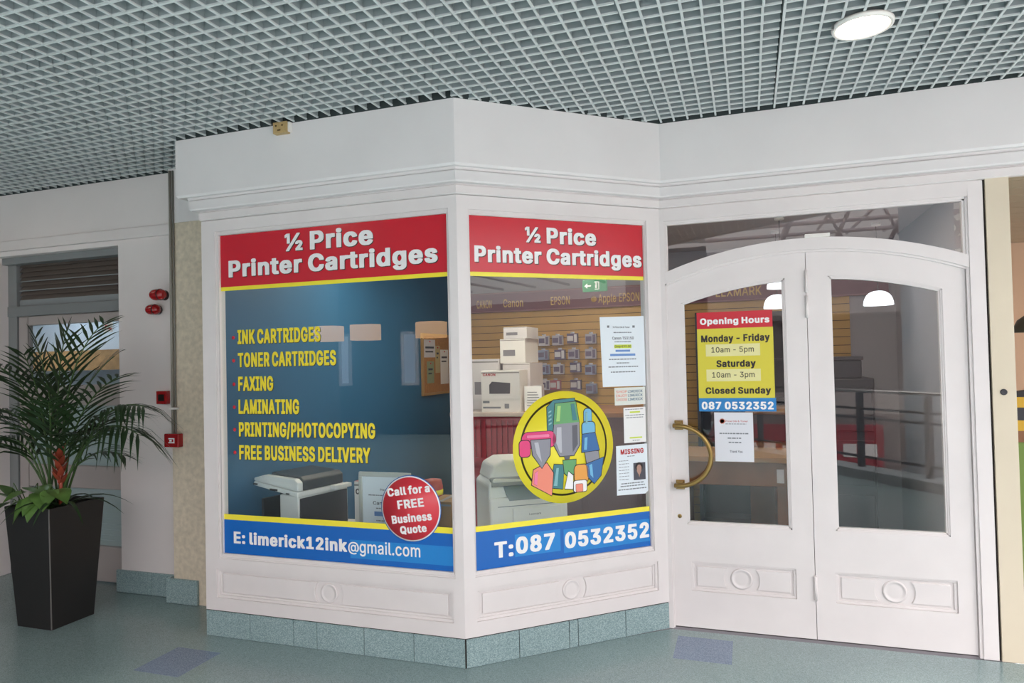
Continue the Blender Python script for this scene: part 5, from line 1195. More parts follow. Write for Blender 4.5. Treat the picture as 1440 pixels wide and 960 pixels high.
def shape(nm, col, pts, y, outline=0.005):
    """pts in sticker units (-1..1), drawn with a dark outline under it"""
    P = [(cu + a * ES, cz + b * ES) for a, b in pts]
    gx = sum(p[0] for p in P) / len(P); gz = sum(p[1] for p in P) / len(P)
    Q = []
    for p in P:
        d = Vector((p[0] - gx, p[1] - gz))
        l = d.length
        d = d * ((l + outline) / l)
        Q.append((gx + d.x, gz + d.y))
    mb = MB()
    mb.prism(list(reversed(Q)), y, y + 0.0004, 1)
    mb.prism(list(reversed(P)), y - 0.0006, y, 0)
    return mb.build(nm, [col, BLACKV], t)


def rr(x0, x1, z0, z1, r=0.05, n=4):
    out = []
    for (cx, cy, a0) in ((x1 - r, z1 - r, 0), (x0 + r, z1 - r, 90), (x0 + r, z0 + r, 180), (x1 - r, z0 + r, 270)):
        for k in range(n + 1):
            a = math.radians(a0 + 90 * k / n)
            out.append((cx + r * math.cos(a), cy + r * math.sin(a)))
    return list(reversed(out))


TEAL = mat('sticker_teal', '#3a7f86', 0.3); GREEN = mat('sticker_green', '#63a56a', 0.3)
GREYS = mat('sticker_grey', '#8d8f99', 0.3); PINK = mat('sticker_pink', '#e23f7d', 0.3)
CORAL = mat('sticker_coral', '#f08d76', 0.3); SKYB = mat('sticker_sky', '#6db4da', 0.3)
NAVY = mat('sticker_navy', '#2f6aa6', 0.3); ORNG = mat('sticker_orange', '#e8a146', 0.3)
y = YV - 0.0026
shape('cartridge', TEAL, [(-0.33, 0.72), (-0.20, 0.84), (0.22, 0.86), (0.22, 0.3), (-0.33, 0.28)], y)
shape('cartridge', GREEN, [(-0.17, 0.78), (0.24, 0.80), (0.30, 0.43), (-0.21, 0.41)], y - .0012)
shape('cartridge', GREYS, [(-0.20, 0.41), (0.30, 0.43), (0.30, 0.02), (0.18, -0.16), (-0.10, -0.16), (-0.24, 0.10)], y - .0012)
shape('cartridge', PINK, rr(-0.83, -0.17, 0.02, 0.30, 0.12), y - .0012)
shape('cartridge', PINK, rr(-0.88, -0.68, -0.12, 0.16, 0.06), y - .002)
shape('cartridge', GREYS, [(-0.66, 0.16), (-0.28, 0.16), (-0.30, -0.12), (-0.46, -0.34), (-0.63, -0.10)], y - .0028)
shape('cartridge', CORAL, [(-0.62, -0.36), (-0.36, -0.26), (-0.24, -0.44), (-0.28, -0.84), (-0.66, -0.62)], y - .002)
shape('cartridge', SKYB, rr(0.40, 0.56, 0.34, 0.66, 0.07), y - .0012)
shape('cartridge', SKYB, rr(0.36, 0.62, 0.16, 0.42, 0.07), y - .0020)
shape('cartridge', NAVY, [(0.36, 0.20), (0.62, 0.22), (0.70, -0.10), (0.34, -0.12)], y - .0028)
shape('cartridge', GREYS, [(0.40, -0.10), (0.68, -0.12), (0.70, -0.32), (0.44, -0.36)], y - .0020)
shape('cartridge', NAVY, [(0.42, -0.34), (0.78, -0.24), (0.72, -0.56), (0.58, -0.70), (0.44, -0.56)], y - .0028)
shape('cartridge', TEAL, [(-0.22, -0.30), (-0.02, -0.32), (-0.06, -0.74), (-0.30, -0.70)], y - .0012)
shape('cartridge', GREEN, [(-0.04, -0.24), (0.22, -0.24), (0.20, -0.46), (0.08, -0.56), (-0.02, -0.46)], y - .0020)
shape('cartridge', ORNG, rr(0.18, 0.46, -0.66, -0.34, 0.08), y - .0028)
shape('cartridge', WHITEV, rr(0.16, 0.42, -0.82, -0.62, 0.04), y - .0036)
shape('cartridge', CORAL, rr(0.20, 0.34, -0.82, -0.68, 0.02), y - .0044, 0.002)
shape('cartridge', WHITEV, [(-0.02, -0.74), (0.06, -0.44), (0.15, -0.52), (0.14, -0.76)], y - .0036)


LTEAL = mat('sticker_pale_teal', '#7fb8bd', 0.3); LGREY = mat('sticker_pale_grey', '#b9bbc4', 0.3); DGREY = mat('sticker_dark_grey', '#5c5e68', 0.3)
LPINK = mat('sticker_pale_pink', '#f07fa8', 0.3); LGREEN = mat('sticker_pale_green', '#a3d07a', 0.3)
for k in range(4):
    shape('stripe', LTEAL, [(-0.31, 0.40 + 0.07 * k), (-0.25, 0.43 + 0.07 * k), (-0.25, 0.46 + 0.07 * k), (-0.31, 0.43 + 0.07 * k)], y - .003, 0.0015)
shape('stripe', LGREEN, [(-0.13, 0.74), (-0.06, 0.74), (-0.09, 0.46), (-0.16, 0.46)], y - .003, 0.001)
shape('stripe', TEAL, [(0.14, 0.76), (0.21, 0.76), (0.26, 0.47), (0.17, 0.47)], y - .003, 0.001)
shape('stripe', LGREY, [(-0.15, 0.36), (-0.06, 0.36), (-0.06, -0.10), (-0.10, -0.10), (-0.17, 0.08)], y - .003, 0.001)
shape('stripe', DGREY, [(0.16, 0.37), (0.26, 0.38), (0.26, 0.04), (0.16, -0.10)], y - .003, 0.001)
shape('nozzle', DGREY, [(-0.02, -0.16), (0.10, -0.16), (0.08, -0.22), (0.0, -0.22)], y - .003, 0.002)
shape('stripe', LPINK, rr(-0.74, -0.30, 0.20, 0.25, 0.02), y - .0036, 0.001)
shape('stripe', LGREY, [(-0.60, 0.12), (-0.52, 0.12), (-0.46, -0.24), (-0.56, -0.08)], y - .004, 0.001)
shape('stripe', LPINK, [(-0.60, -0.42), (-0.54, -0.38), (-0.56, -0.64), (-0.62, -0.60)], y - .004, 0.001)
shape('stripe', LTEAL, rr(0.43, 0.47, 0.40, 0.60, 0.015), y - .004, 0.001)
shape('stripe', SKYB, [(0.40, 0.14), (0.46, 0.15), (0.44, -0.08), (0.38, -0.08)], y - .004, 0.001)
shape('stripe', SKYB, [(0.48, -0.36), (0.54, -0.34), (0.56, -0.60), (0.50, -0.54)], y - .004, 0.001)
shape('stripe', LTEAL, [(-0.18, -0.36), (-0.13, -0.36), (-0.17, -0.68), (-0.24, -0.67)], y - .004, 0.001)


# paper notices
def lines(parent, rows, y):
    """rows (u0,u1,z,h): each row of illegibly small print is a part of dashes"""
    for u0, u1, z, h_ in rows:
        rr_ = random.Random(int(z * 10000) + int(u0 * 1000))
        mb = MB()
        pts = []
        u = u0
        while u < u1 - 0.002:
            wlen = min(rr_.uniform(0.008, 0.022), u1 - u)
            mb.box(u, u + wlen, y, y + 0.0004, z, z + h_)
            mb.box(u + wlen, min(u + wlen + 0.004, u1), y + 0.0002, y + 0.0003, z + h_ * 0.4, z + h_ * 0.5)
            u += wlen + 0.004
        mb.build('print_line', INKGREY, parent)


HILITE = mat('highlighter', '#cfe04a', 0.7); BLUEBAR = mat('blue_print', '#6f94cc', 0.7)
YN = 0.0225
t = decal('paper_notice', 'M', 'tall white printer offer notice at top right of the angled window', 'notice')
MB().prism([(0.870, 1.435), (1.159, 1.433), (1.159, 1.846), (0.860, 1.838)], YN, YN + 0.0006).build('sheet', PAPER, t)
lettering(t, '\u00bd Price Ink & Toner', 0.945, 1.060, 1.775, 1.785, YN - 0.0006, INKDARK)
lettering(t, 'Canon TS3150', 0.940, 1.085, 1.708, 1.724, YN - 0.0006, INKDARK, 0.01)
bar(t, 'highlight', HILITE, 0.952, 1.068, 1.657, 1.678, YN - 0.0006)
lettering(t, 'Only \u20ac99.00', 0.955, 1.065, 1.661, 1.674, YN - 0.0012, INKDARK, 0.01)
bar(t, 'highlight', BLUEBAR, 0.960, 1.058, 1.636, 1.648, YN - 0.0006)
bar(t, 'highlight', BLUEBAR, 0.923, 1.093, 1.612, 1.625, YN - 0.0006)
m = MB()
lines(t, [(0.95, 1.07, 1.746, 0.006), (0.955, 1.07, 1.692, 0.005), (0.915, 1.10, 1.590, 0.006), (0.965, 1.05, 1.568, 0.006), (0.91, 1.11, 1.546, 0.006), (0.925, 1.09, 1.516, 0.006)], YN - 0.0005)
for ua, ub in ((0.908, 0.922), (1.078, 1.094)):
    MB().box(ua, ub, YN - .0005, YN, 1.777, 1.790).build('logo', INKGREY, t)

t = decal('paper_notice', 'M', 'small cream local shopping notice under the printer offer notice', 'notice')
MB().box(0.946, 1.154, YN, YN + 0.0006, 1.325, 1.427).build('sheet', mat('cream_paper', '#dfe3dc', 0.7), t)
for k, w1 in enumerate(('SHOP', 'ENJOY', 'CHOOSE')):
    z = 1.396 - k * 0.023
    lettering(t, w1, 0.956, 1.030, z, z + 0.015, YN - 0.0006, mat('orange_print', '#e0907c', 0.7), 0.01)
    lettering(t, 'LIMERICK', 1.036, 1.136, z, z + 0.015, YN - 0.0006, mat('teal_print', '#3c6a86', 0.7), 0.01)

t = decal('paper_notice', 'M', 'white notice with yellow highlights between the shopping notice and missing poster', 'notice')
MB().box(1.003, 1.153, YN, YN + 0.0006, 1.103, 1.309).build('sheet', PAPERW, t)
bar(t, 'highlight', HILITE, 1.045, 1.115, 1.277, 1.286, YN - 0.0006)
bar(t, 'highlight', HILITE, 1.040, 1.125, 1.128, 1.136, YN - 0.0006)
m = MB(); lines(t, [(1.015, 1.14, 1.296, 0.004), (1.015, 1.145, 1.262, 0.004), (1.02, 1.135, 1.248, 0.004), (1.06, 1.11, 1.114, 0.004)], YN - 0.0005)

t = decal('missing_poster', 'M', 'white missing poster with red heading low in the angled window', 'poster')
MB().prism([(0.945, 0.805), (1.138, 0.800), (1.157, 0.815), (1.157, 1.092), (0.947, 1.090)], YN, YN + 0.0006).build('sheet', PAPER, t)
lettering(t, 'MISSING', 0.976, 1.132, 1.039, 1.068, YN - 0.0006, mat('poster_red', '#b02a2c', 0.6), 0.02)
m = MB()
lines(t, [(1.02, 1.07, 1.024, 0.004)] + [(0.962, 1.03, 1.0 - 0.018 * k, 0.003) for k in range(7)] + [(0.975, 1.13, 0.866, 0.006), (0.97, 1.135, 0.851, 0.006), (0.955, 1.145, 0.832, 0.006)], YN - 0.0005)
ph = bar(t, 'photo', mat('photo_dark', '#4a4b55', 0.5), 1.060, 1.142, 0.884, 0.984, YN - 0.0006)
ph['label'] = 'photo of a person with dark hair and dark top'
m = MB()
m.lathe([(0.026, 0.0), (0.026, -0.0004), (0.0, -0.0004)], (1.098, YN - .0006, 0.960), 'y', 20, 1)
m.prism([(1.083, 0.935), (1.090, 0.920), (1.098, 0.914), (1.106, 0.920), (1.113, 0.935), (1.114, 0.958), (1.105, 0.972), (1.091, 0.972), (1.082, 0.958)], YN - .0016, YN - .0006, 0)
m.prism([(1.093, 0.920), (1.098, 0.898), (1.104, 0.920)], YN - .0016, YN - .0006, 0)
m.build('portrait', [mat('photo_skin', '#b58f80', 0.5), mat('photo_hair', '#2c2626', 0.5)], t)

# opening hours sign, on the left door leaf
t = thing('opening_hours_sign', 'opening hours sign in red, yellow and blue on the left door glass', 'sign', (loc[0], YR + 0.030, 0))
YS = 0.0165
bar(t, 'red_panel', RED, 0.199, 0.619, 1.760, 1.857, YS)
bar(t, 'yellow_panel', mat('hours_yellow', '#d9cd3c', 0.3), 0.199, 0.621, 1.352, 1.760, YS)
bar(t, 'blue_panel', mat('hours_blue', '#1b7fc2', 0.3), 0.199, 0.626, 1.274, 1.352, YS)
lettering(t, 'Opening Hours', 0.217, 0.603, 1.785, 1.822, YS - 0.0008, WHITEV, 0.035)
lettering(t, 'Monday - Friday', 0.221, 0.602, 1.681, 1.722, YS - 0.0008, BLACKV, 0.035)
lettering(t, 'Saturday', 0.304, 0.522, 1.533, 1.573, YS - 0.0008, BLACKV, 0.035)
lettering(t, 'Closed Sunday', 0.238, 0.600, 1.377, 1.415, YS - 0.0008, BLACKV, 0.035)
lettering(t, '087 0532352', 0.214, 0.612, 1.286, 1.330, YS - 0.0008, WHITEV, 0.02)
PATCH = mat('pale_yellow_patch', '#e6e0a0', 0.4)
for z, body in ((1.597, '10am - 5pm'), (1.450, '10am - 3pm')):
    bar(t, 'time_patch', PATCH, 0.246, 0.548, z, z + 0.070, YS - 0.0008)
    lettering(t, body, 0.278, 0.514, z + 0.022, z + 0.054, YS - 0.0014, mat('time_print', '#55503a', 0.5), 0.0)
t = thing('paper_notice', 'white letter taped below the opening hours sign', 'notice', (loc[0], YR + 0.030, 0))
MB().box(0.283, 0.498, YS, YS + 0.0006, 0.982, 1.268).build('sheet', mat('letter_paper', '#dfe1e8', 0.7), t)
lettering(t, 'Price Ink & Toner', 0.345, 0.470, 1.212, 1.222, YS - 0.0006, mat('letter_red', '#b5483c', 0.6), 0.01)
m = MB()
lines(t, [(0.345, 0.46, 1.199, 0.004), (0.31, 0.47, 1.142, 0.007), (0.355, 0.43, 1.115, 0.007), (0.36, 0.43, 1.090, 0.007)], YS - 0.0005)
lettering(t, 'Thank You', 0.365, 0.435, 1.034, 1.048, YS - 0.0006, INKDARK)
m = MB().lathe([(0.015, 0.0), (0.015, -0.0004), (0.011, -0.0004), (0.011, 0.0)], (0.327, YS, 1.217), 'y', 24)
m.build('logo_ring', mat('letter_orange', '#cf6a4a', 0.6), t)

# ------------------------------------------------------------------ shop interior shell
XB0, XB1, YB = -3.05, 1.26, 6.90
m = MB()
m.box(XB0 - 0.012, XB0, YL + 0.071, YB, 0.0, 2.62)
struct(m.build('wall_inner_left', BLUEWALL), 'blue painted side wall inside the shop')
m = MB()
m.box(XB1, XB1 + 0.04, YR + 0.1, YB + .05, 0.0, 2.75)
struct(m.build('wall_inner_right', INNERW), 'grey side wall inside the shop')
m = MB()
m.box(XB0, XB1, YB + 0.02, YB + 0.06, 0.0, 2.75)
m.box(XB0, 0.885, YB + 0.012, YB + 0.02, 0.0, 2.115, 1)
k = 0
z = 0.02
while z < 2.10:
    m.box(XB0, 0.885, YB, YB + 0.016, z + 0.004, min(z + 0.073, 2.115), 2)
    z += 0.075
struct(m.build('wall_inner_back', [INNERW, SLATGAP, SLAT]), 'tan slatwall boards on the back wall of the shop')
m = MB()
m.prismz([(XB0, YL + 0.07), (X1, YL + 0.07), (X2, YR + 0.09), (XB1, YR + 0.09), (XB1, YB + .05), (XB0, YB + .05)], 2.62, 2.72)
struct(m.build('ceiling_shop', INNERC), 'plain pale shop ceiling')
m = MB()
m.prismz([(XB0, YL + 0.06), (X1, YL + 0.06), (X2, YR + 0.03), (XB1, YR + 0.03), (XB1, YB + .05), (XB0, YB + .05)], -0.05, 0.0)
struct(m.build('floor_shop', INNERF), 'dark shop floor')
# platform behind the bay windows
m = MB()
e = 0.075
m.prismz([(XB0, YL + e), (X1 - 0.02, YL + e), (X2 - 0.12, YR + 0.02), (X2 - 0.45, YR + 0.55), (X1 - 0.1, YL + 0.95), (XB0, YL + 0.95)], 0.0, 0.50)
struct(m.build('trim_4', mat('platform_white', '#d6d2cf', 0.6)), 'white display platform inside the bay windows')
# burgundy band above slatwall
t = thing('sign_band', 'burgundy sign band with gilt maker names above the slatwall', 'sign', (0, YB, 0))
m = MB()
m.box(XB0 + .001, 1.20, -0.035, -0.002, 2.125, 2.30)
m.build('board', MAROON, t)
m = MB(); m.box(XB0 + .001, 1.20, -0.045, -0.002, 2.300, 2.318); m.box(XB0 + .001, 1.20, -0.045, -0.002, 2.112, 2.126); m.build('moulding', mat('band_edge', '#8a5a5c', 0.5), t)
for body, a, c, bold in (('CANON', -2.72, -2.55, 0), ('Canon', -2.42, -2.20, 0), ('EPSON', -1.90, -1.70, 0.01), ('Apple', -1.405, -1.225, 0), ('EPSON', -1.195, -0.995, 0.01), ('LEXMARK', -0.27, 0.14, 0.01)):
    lettering(t, body, a, c, 2.16, 2.245, -0.037, GOLD, bold)
m = MB().lathe([(0.03, 0.0), (0.03, -0.002), (0.0, -0.002)], (-1.45, -0.035, 2.20), 'y', 20)
m.build('logo', GOLD, t)

# packs on the slatwall
PK = [(-1.975, 1.80, 0), (-1.83, 1.80, 1), (-1.675, 1.815, 2), (-1.485, 1.805, 1),
      (-1.985, 1.655, 3), (-1.81, 1.655, 2), (-1.665, 1.655, 1), (-1.49, 1.655, 1),
      (-1.975, 1.505, 3), (-1.825, 1.505, 0), (-1.65, 1.52, 2), (-1.495, 1.495, 3),
      (-1.975, 1.345, 0), (-1.865, 1.345, 4), (-1.65, 1.345, 2), (-1.49, 1.305, 3)]
pc = [mat('pack_white', '#cfcdd2', 0.35), mat('pack_grey', '#a9a7b4', 0.35), mat('pack_purple', '#5a5270', 0.35), mat('pack_blue', '#8c9bb8', 0.35), mat('pack_red', '#a34a58', 0.35)]
rown = ('top', 'second', 'third', 'bottom'); coln = ('first', 'second', 'third', 'fourth')
wds = {0: 'white', 1: 'grey', 2: 'purple', 3: 'pale blue', 4: 'red'}
for n_, (x, z, c) in enumerate(PK):
    t = thing('ink_pack', '%s ink pack hanging in the %s row of the slatwall, %s from left' % (wds[c], rown[n_ // 4], coln[n_ % 4]), 'ink pack', (x, YB - 0.004, z), 0, 'ink packs hanging on the slatwall')
    m = MB()
    m.box(-0.055, 0.055, -0.075, -0.03, -0.055, 0.045)
    m.build('carton', pc[c], t)
    m = MB()
    m.box(-0.050, 0.010, -0.077, -0.075, -0.030, 0.020); m.box(0.02, 0.048, -0.077, -0.075, -0.045, 0.035)
    m.build('carton_label', pc[2] if c in (0, 1, 3) else pc[0], t)
    m = MB(); m.prism([(-0.02, 0.045), (0.02, 0.045), (0.02, 0.062), (-0.02, 0.062)], -0.055, -0.05); m.build('hang_tab', pc[0], t)
    m = MB(); m.tube([(0, 0.0, 0.055), (0, -0.12, 0.055), (0, -0.128, 0.063)], 0.003, 6); m.build('hook', STEEL, t)

# counters
t = thing('display_counter', 'red ribbed display counter holding the grey cartons', 'counter', (-2.08, 5.95, 0))
m = MB(); m.box(-0.36, 0.31, -0.48, 0.48, 1.13, 1.165); m.build('worktop', mat('counter_top', '#c9b9ae', 0.5), t, bevel=0.004)
m = MB(); m.box(-0.35, 0.30, -0.44, 0.46, 0.0, 1.13)
for k in range(14):
    x = -0.34 + 0.63 * k / 13
    m.box(x - 0.009, x + 0.009, -0.462, -0.43, 0.78, 1.10)
m.box(-0.35, 0.30, -0.465, -0.43, 1.10, 1.13); m.box(-0.35, 0.30, -0.465, -0.43, 0.74, 0.78)
m.build('body', REDRIB, t)
t = thing('sales_counter', 'dark maroon sales counter behind the angled window', 'counter', (-1.30, 5.95, 0))
m = MB(); m.box(-0.46, 0.50, -0.48, 0.48, 1.13, 1.165); m.build('worktop', WOOD, t, bevel=0.004)
m = MB(); m.box(-0.45, 0.48, -0.44, 0.46, 0.0, 1.13); m.build('body', MAROOND, t)
m = MB(); m.box(-0.40, -0.0, -0.448, -0.44, 0.12, 1.02); m.box(0.05, 0.44, -0.448, -0.44, 0.12, 1.02); m.build('front_panel', MAROOND, t, bevel=0.003)


def carton(name, label, x0, x1, y0, y1, z0, z1, mt, band=None, text_=None, tcol=None, group=None, lid=True):
    t = thing(name, label, 'box', ((x0 + x1) / 2, (y0 + y1) / 2, z0), 0, group)
    a, b, h_ = (x1 - x0) / 2, (y1 - y0) / 2, z1 - z0
    m = MB(); m.box(-a, a, -b, b, 0, h_)
    m.build('carton', mt, t, bevel=0.003)
    m = MB(); m.box(-a * 0.98, a * 0.98, -b - 0.001, -b, h_ * 0.93, h_ * 0.96); m.box(-a * 0.2, a * 0.2, -b * 0.98, b * 0.98, h_, h_ + 0.001)
    m.build('tape', mat('tape', '#8d8a88', 0.4), t)
    if band:
        m = MB(); m.box(-a * 0.75, a * 0.2, -b - 0.0015, -b, h_ * 0.30, h_ * 0.55); m.build('printed_label', band, t)
    if text_:
        lettering(t, text_[0], -a * 0.9, -a * 0.9 + text_[1], h_ * text_[2], h_ * text_[2] + text_[3], -b - 0.002, tcol or INKDARK, 0.02)
    return t


GR = 'grey toner cartons stacked on the red counter'
CT = 1.166
dkl = mat('carton_print', '#77747a', 0.6)
carton('cardboard_box', 'wide grey carton at the left of the stack behind the printer carton', -2.36, -2.095, 5.78, 6.2, CT, 1.617, CARTON, dkl, group=GR)
carton('cardboard_box', 'grey carton at the base of the right-hand stack', -2.055, -1.80, 5.80, 6.2, CT, 1.37, CARTON, dkl, group=GR)
carton('cardboard_box', 'second grey carton up in the right-hand stack', -2.065, -1.81, 5.80, 6.2, 1.371, 1.575, CARTON, dkl, group=GR)
carton('cardboard_box', 'tall grey carton third up in the right-hand stack', -2.085, -1.85, 5.80, 6.2, 1.577, 1.79, CARTONW, dkl, group=GR)
carton('cardboard_box', 'flat grey carton topmost on the right-hand stack', -2.05, -1.83, 5.80, 6.15, 1.792, 1.895, CARTON, dkl, group=GR)

# printer carton
t = carton('printer_box', 'white printer carton with a dark printer picture on the red counter', -2.163, -1.815, 5.52, 5.74, CT, 1.518, CARTONW, None, ('CANON', 0.115, 0.87, 0.022), mat('brand_red', '#a8323a', 0.5))
m = MB()
m.prism([(-0.10, 0.155), (0.085, 0.155), (0.09, 0.245), (-0.075, 0.258), (-0.10, 0.23)], -0.112, -0.1105)
m.build('printer_picture', PRNDARK, t)
m = MB(); m.box(-0.16, -0.10, -0.1115, -0.1105, 0.075, 0.095); m.box(-0.16, 0.0, -0.1115, -0.1105, 0.03, 0.045); m.box(0.035, 0.075, -0.1115, -0.1105, 0.03, 0.07); m.build('printed_label', INKGREY, t)
# little price stand beside it
t = thing('price_card', 'small white price card in a stand beside the printer carton', 'card', (-1.715, 5.56, CT), 0)
m = MB(); m.hexa([(-0.075, 0, 0.0), (0.075, 0, 0.0), (0.075, 0.004, 0.0), (-0.075, 0.004, 0.0)], [(-0.085, 0.03, 0.215), (0.07, 0.03, 0.215), (0.07, 0.034, 0.215), (-0.085, 0.034, 0.215)]); m.build('card', PAPERW, t)
m = MB(); m.box(-0.08, 0.08, -0.01, 0.06, 0.0, 0.006); m.build('stand_base', mat('oak_stand', '#b58b53', 0.5), t)
for k in range(6):
    z = 0.05 + 0.022 * k
    MB().box(-0.055, 0.05 - 0.01 * (k % 3), z * 0.14 - 0.0022, z * 0.14 - 0.0008, z, z + 0.006).build('print_line', INKGREY, t)

# wooden counter and cabinet behind the left door leaf
t = thing('wooden_counter', 'low wooden counter seen through the left door glass', 'counter', (-0.02, 5.75, 0))
m = MB(); m.box(-0.50, 0.40, -0.30, 0.30, 0.80, 0.84); m.build('worktop', mat('pale_wood', '#b18a63', 0.4), t, bevel=0.004)
m = MB(); m.box(-0.48, 0.38, -0.26, 0.28, 0.62, 0.80); m.box(-0.48, -0.44, -0.2, 0.25, 0, 0.62); m.box(0.20, 0.38, -0.2, 0.25, 0, 0.62); m.build('body', WOOD, t, bevel=0.004)
m = MB(); m.box(0.20, 0.25, -0.268, -0.26, 0.65, 0.75); m.build('socket_plate', WHITEP, t)
t = thing('shelf_cabinet', 'wooden shelf cabinet with dark glass door beyond the wooden counter', 'cabinet', (0.19, 6.35, 0))
m = MB(); m.box(-0.20, 0.16, -0.18, 0.20, 0.0, 1.12); m.build('body', WOOD, t, bevel=0.004)
m = MB(); m.box(-0.22, 0.18, -0.20, 0.21, 1.12, 1.15); m.build('top', mat('pale_wood_top', '#b18a63', 0.4), t)
m = MB(); m.box(-0.16, 0.14, -0.19, -0.18, 0.88, 1.10); m.build('glass_door', PRNDARK, t)
t = thing('shelf_unit', 'dark tall shelf unit by the slatwall behind the hours sign', 'shelf', (0.10, 6.72, 0))
m = MB(); m.box(-0.55, -0.52, -0.14, 0.14, 0, 2.0); m.box(0.36, 0.40, -0.14, 0.14, 0, 2.0); m.box(-0.52, 0.36, 0.10, 0.14, 0, 2.0); m.build('carcass', DARKBOX, t)
for k in range(6):
    m = MB(); m.box(-0.52, 0.36, -0.14, 0.10, 0.1 + k * 0.36, 0.125 + k * 0.36); m.build('shelf', DARKBOX, t)
# dark stacked machines behind the right leaf
t = thing('machine_case', 'large dark machine case seen through the right door glass', 'case', (0.75, 6.15, 0))
m = MB(); m.box(-0.22, 0.17, -0.2, 0.3, 0.0, 1.40); m.build('body', DARKBOX, t, bevel=0.01)
for k in range(3):
    m = MB(); m.box(-0.20, 0.15, -0.212, -0.2, 0.15 + k * 0.42, 0.50 + k * 0.42); m.build('drawer_front', DARKBOX, t, bevel=0.006)
t = thing('machine_case', 'smaller dark case resting on the large machine case', 'case', (0.71, 6.15, 1.401))
m = MB(); m.box(-0.18, 0.13, -0.18, 0.2, 0.0, 0.14); m.build('body', DARKBOX, t, bevel=0.01)
m = MB(); m.box(-0.19, 0.14, -0.19, 0.21, 0.14, 0.17); m.build('lid', PRNDARK, t, bevel=0.006)


# white dome pendants
def pendant(x, y, z, label, r=0.108):
    t = thing('pendant_lamp', label, 'lamp', (x, y, z), 0, 'white dome pendants in the shop')
    prof = [(r, 0.0)]
    for k in range(1, 9):
        a = PI / 2 * k / 8
        prof.append((r * math.cos(a) ** 0.75 if k < 8 else 0.012, r * 1.05 * math.sin(a)))
    m = MB().lathe(prof, (0, 0, 0), 'z', 32)
    m.build('shade', DOMEGLOW, t)
    m = MB().tube([(0, 0, r * 1.03), (0, 0, 2.62 - z)], 0.003, 6); m.build('cord', BLACKV, t)
    m = MB().lathe([(0.035, 0.0), (0.035, -0.02), (0.02, -0.025), (0.0, -0.025)], (0, 0, 2.62 - z), 'z', 20); m.build('ceiling_rose', WHITEP, t)
    return t


pendant(0.99, 6.1, 1.97, 'white dome pendant glowing behind the right door glass')
pendant(0.245, 6.1, 1.98, 'lower white dome pendant behind the left door glass')
pendant(0.25, 5.5, 2.09, 'upper white dome pendant at the top of the left door glass', 0.10)

# unseen square lamps, added so the shop interior is lit enough
for x, y, lab in ((-2.4, 4.6, 'added unseen square light above the printers in the left window'), (-1.5, 5.4, 'added unseen square light above the maroon counter'), (0.3, 5.0, 'added unseen square light behind the doors')):
    t = thing('ceiling_lamp', lab, 'ceiling light', (x, y, 2.62), 0, 'added square lights in the shop ceiling')
    m = MB(); m.box(-0.22, 0.22, -0.22, 0.22, -0.018, 0.0); m.build('housing', WHITEP, t)
    m = MB(); m.box(-0.20, 0.20, -0.20, 0.20, -0.024, -0.018); m.build('diffuser', SHOPGLOW, t)

# exit sign
t = thing('exit_sign', 'green emergency exit sign with arrow hanging inside the shop', 'sign', (-1.15, 5.5, 2.14))
m = MB(); m.box(-0.10, 0.10, -0.012, 0.012, 0.0, 0.095); m.build('panel', EXITG, t, bevel=0.003)
m = MB()
m.prism([(-0.085, 0.047), (-0.060, 0.025), (-0.060, 0.041), (-0.030, 0.041), (-0.030, 0.053), (-0.060, 0.053), (-0.060, 0.069)], -0.014, -0.012)
m.box(0.0, 0.035, -0.014, -0.012, 0.015, 0.022); m.box(0.0, 0.035, -0.014, -0.012, 0.073, 0.080); m.box(0.030, 0.037, -0.014, -0.012, 0.015, 0.080)
m.lathe([(0.008, 0.0), (0.008, -0.002), (0.0, -0.002)], (0.012, -0.012, 0.062), 'y', 12); m.box(0.004, 0.018, -0.014, -0.012, 0.028, 0.054)
m.build('symbol', WHITEV, t)
for x in (-0.08, 0.08):
    m = MB().tube([(x, 0, 0.095), (x, 0, 0.48)], 0.003, 6); m.build('hanger', STEEL, t)

# cork board on the blue wall
t = thing('cork_board', 'oak framed cork notice board on the blue wall', 'notice board', (XB0, 6.50, 1.27))
m = MB(); m.box(0.0, 0.012, -0.31, 0.36, 0.02, 0.60); m.build('cork_panel', CORK, t)
m = MB()
for a_, c_, z0, z1 in ((-0.33, 0.38, 0.0, 0.025), (-0.33, 0.38, 0.595, 0.62), (-0.33, -0.305, 0.025, 0.595), (0.355, 0.38, 0.025, 0.595)):
    m.box(0.0, 0.025, a_, c_, z0, z1)
m.build('frame', OAK, t)
for y0, y1, z0, z1, lab, c in ((0.10, 0.30, 0.10, 0.46, 'white sheet pinned at the right of the cork board', '#e1dede'), (-0.22, -0.06, 0.12, 0.34, 'green tinted leaflet pinned at the left of the cork board', '#8f9a7a'), (-0.28, -0.02, 0.38, 0.56, 'pale sheet pinned at the top left of the cork board', '#cfcbd2'), (-0.02, 0.09, 0.22, 0.50, 'yellowish strip pinned in the middle of the cork board', '#b9a87c')):
    t = thing('pinned_notice', lab, 'notice', (XB0 + 0.0125, 6.5, 1.27), 0, 'notices on the cork board')
    m = MB(); m.box(0.0, 0.0008, y0, y1, z0, z1); m.build('sheet', mat('notice_sheet', c, 0.8), t)
    m = MB(); m.lathe([(0.008, 0.0), (0.006, 0.008), (0.0, 0.01)], (0.0008, (y0 + y1) / 2, z1 - 0.02), 'x', 10); m.build('pin', RED, t)
    MB().box(0.0008, 0.0014, y0 + 0.03, y1 - 0.03, z1 - 0.09, z1 - 0.07).build('print_line', INKDARK, t)
    MB().box(0.0008, 0.0014, y0 + 0.03, y1 - 0.05, z1 - 0.13, z1 - 0.115).build('print_line', INKDARK, t)

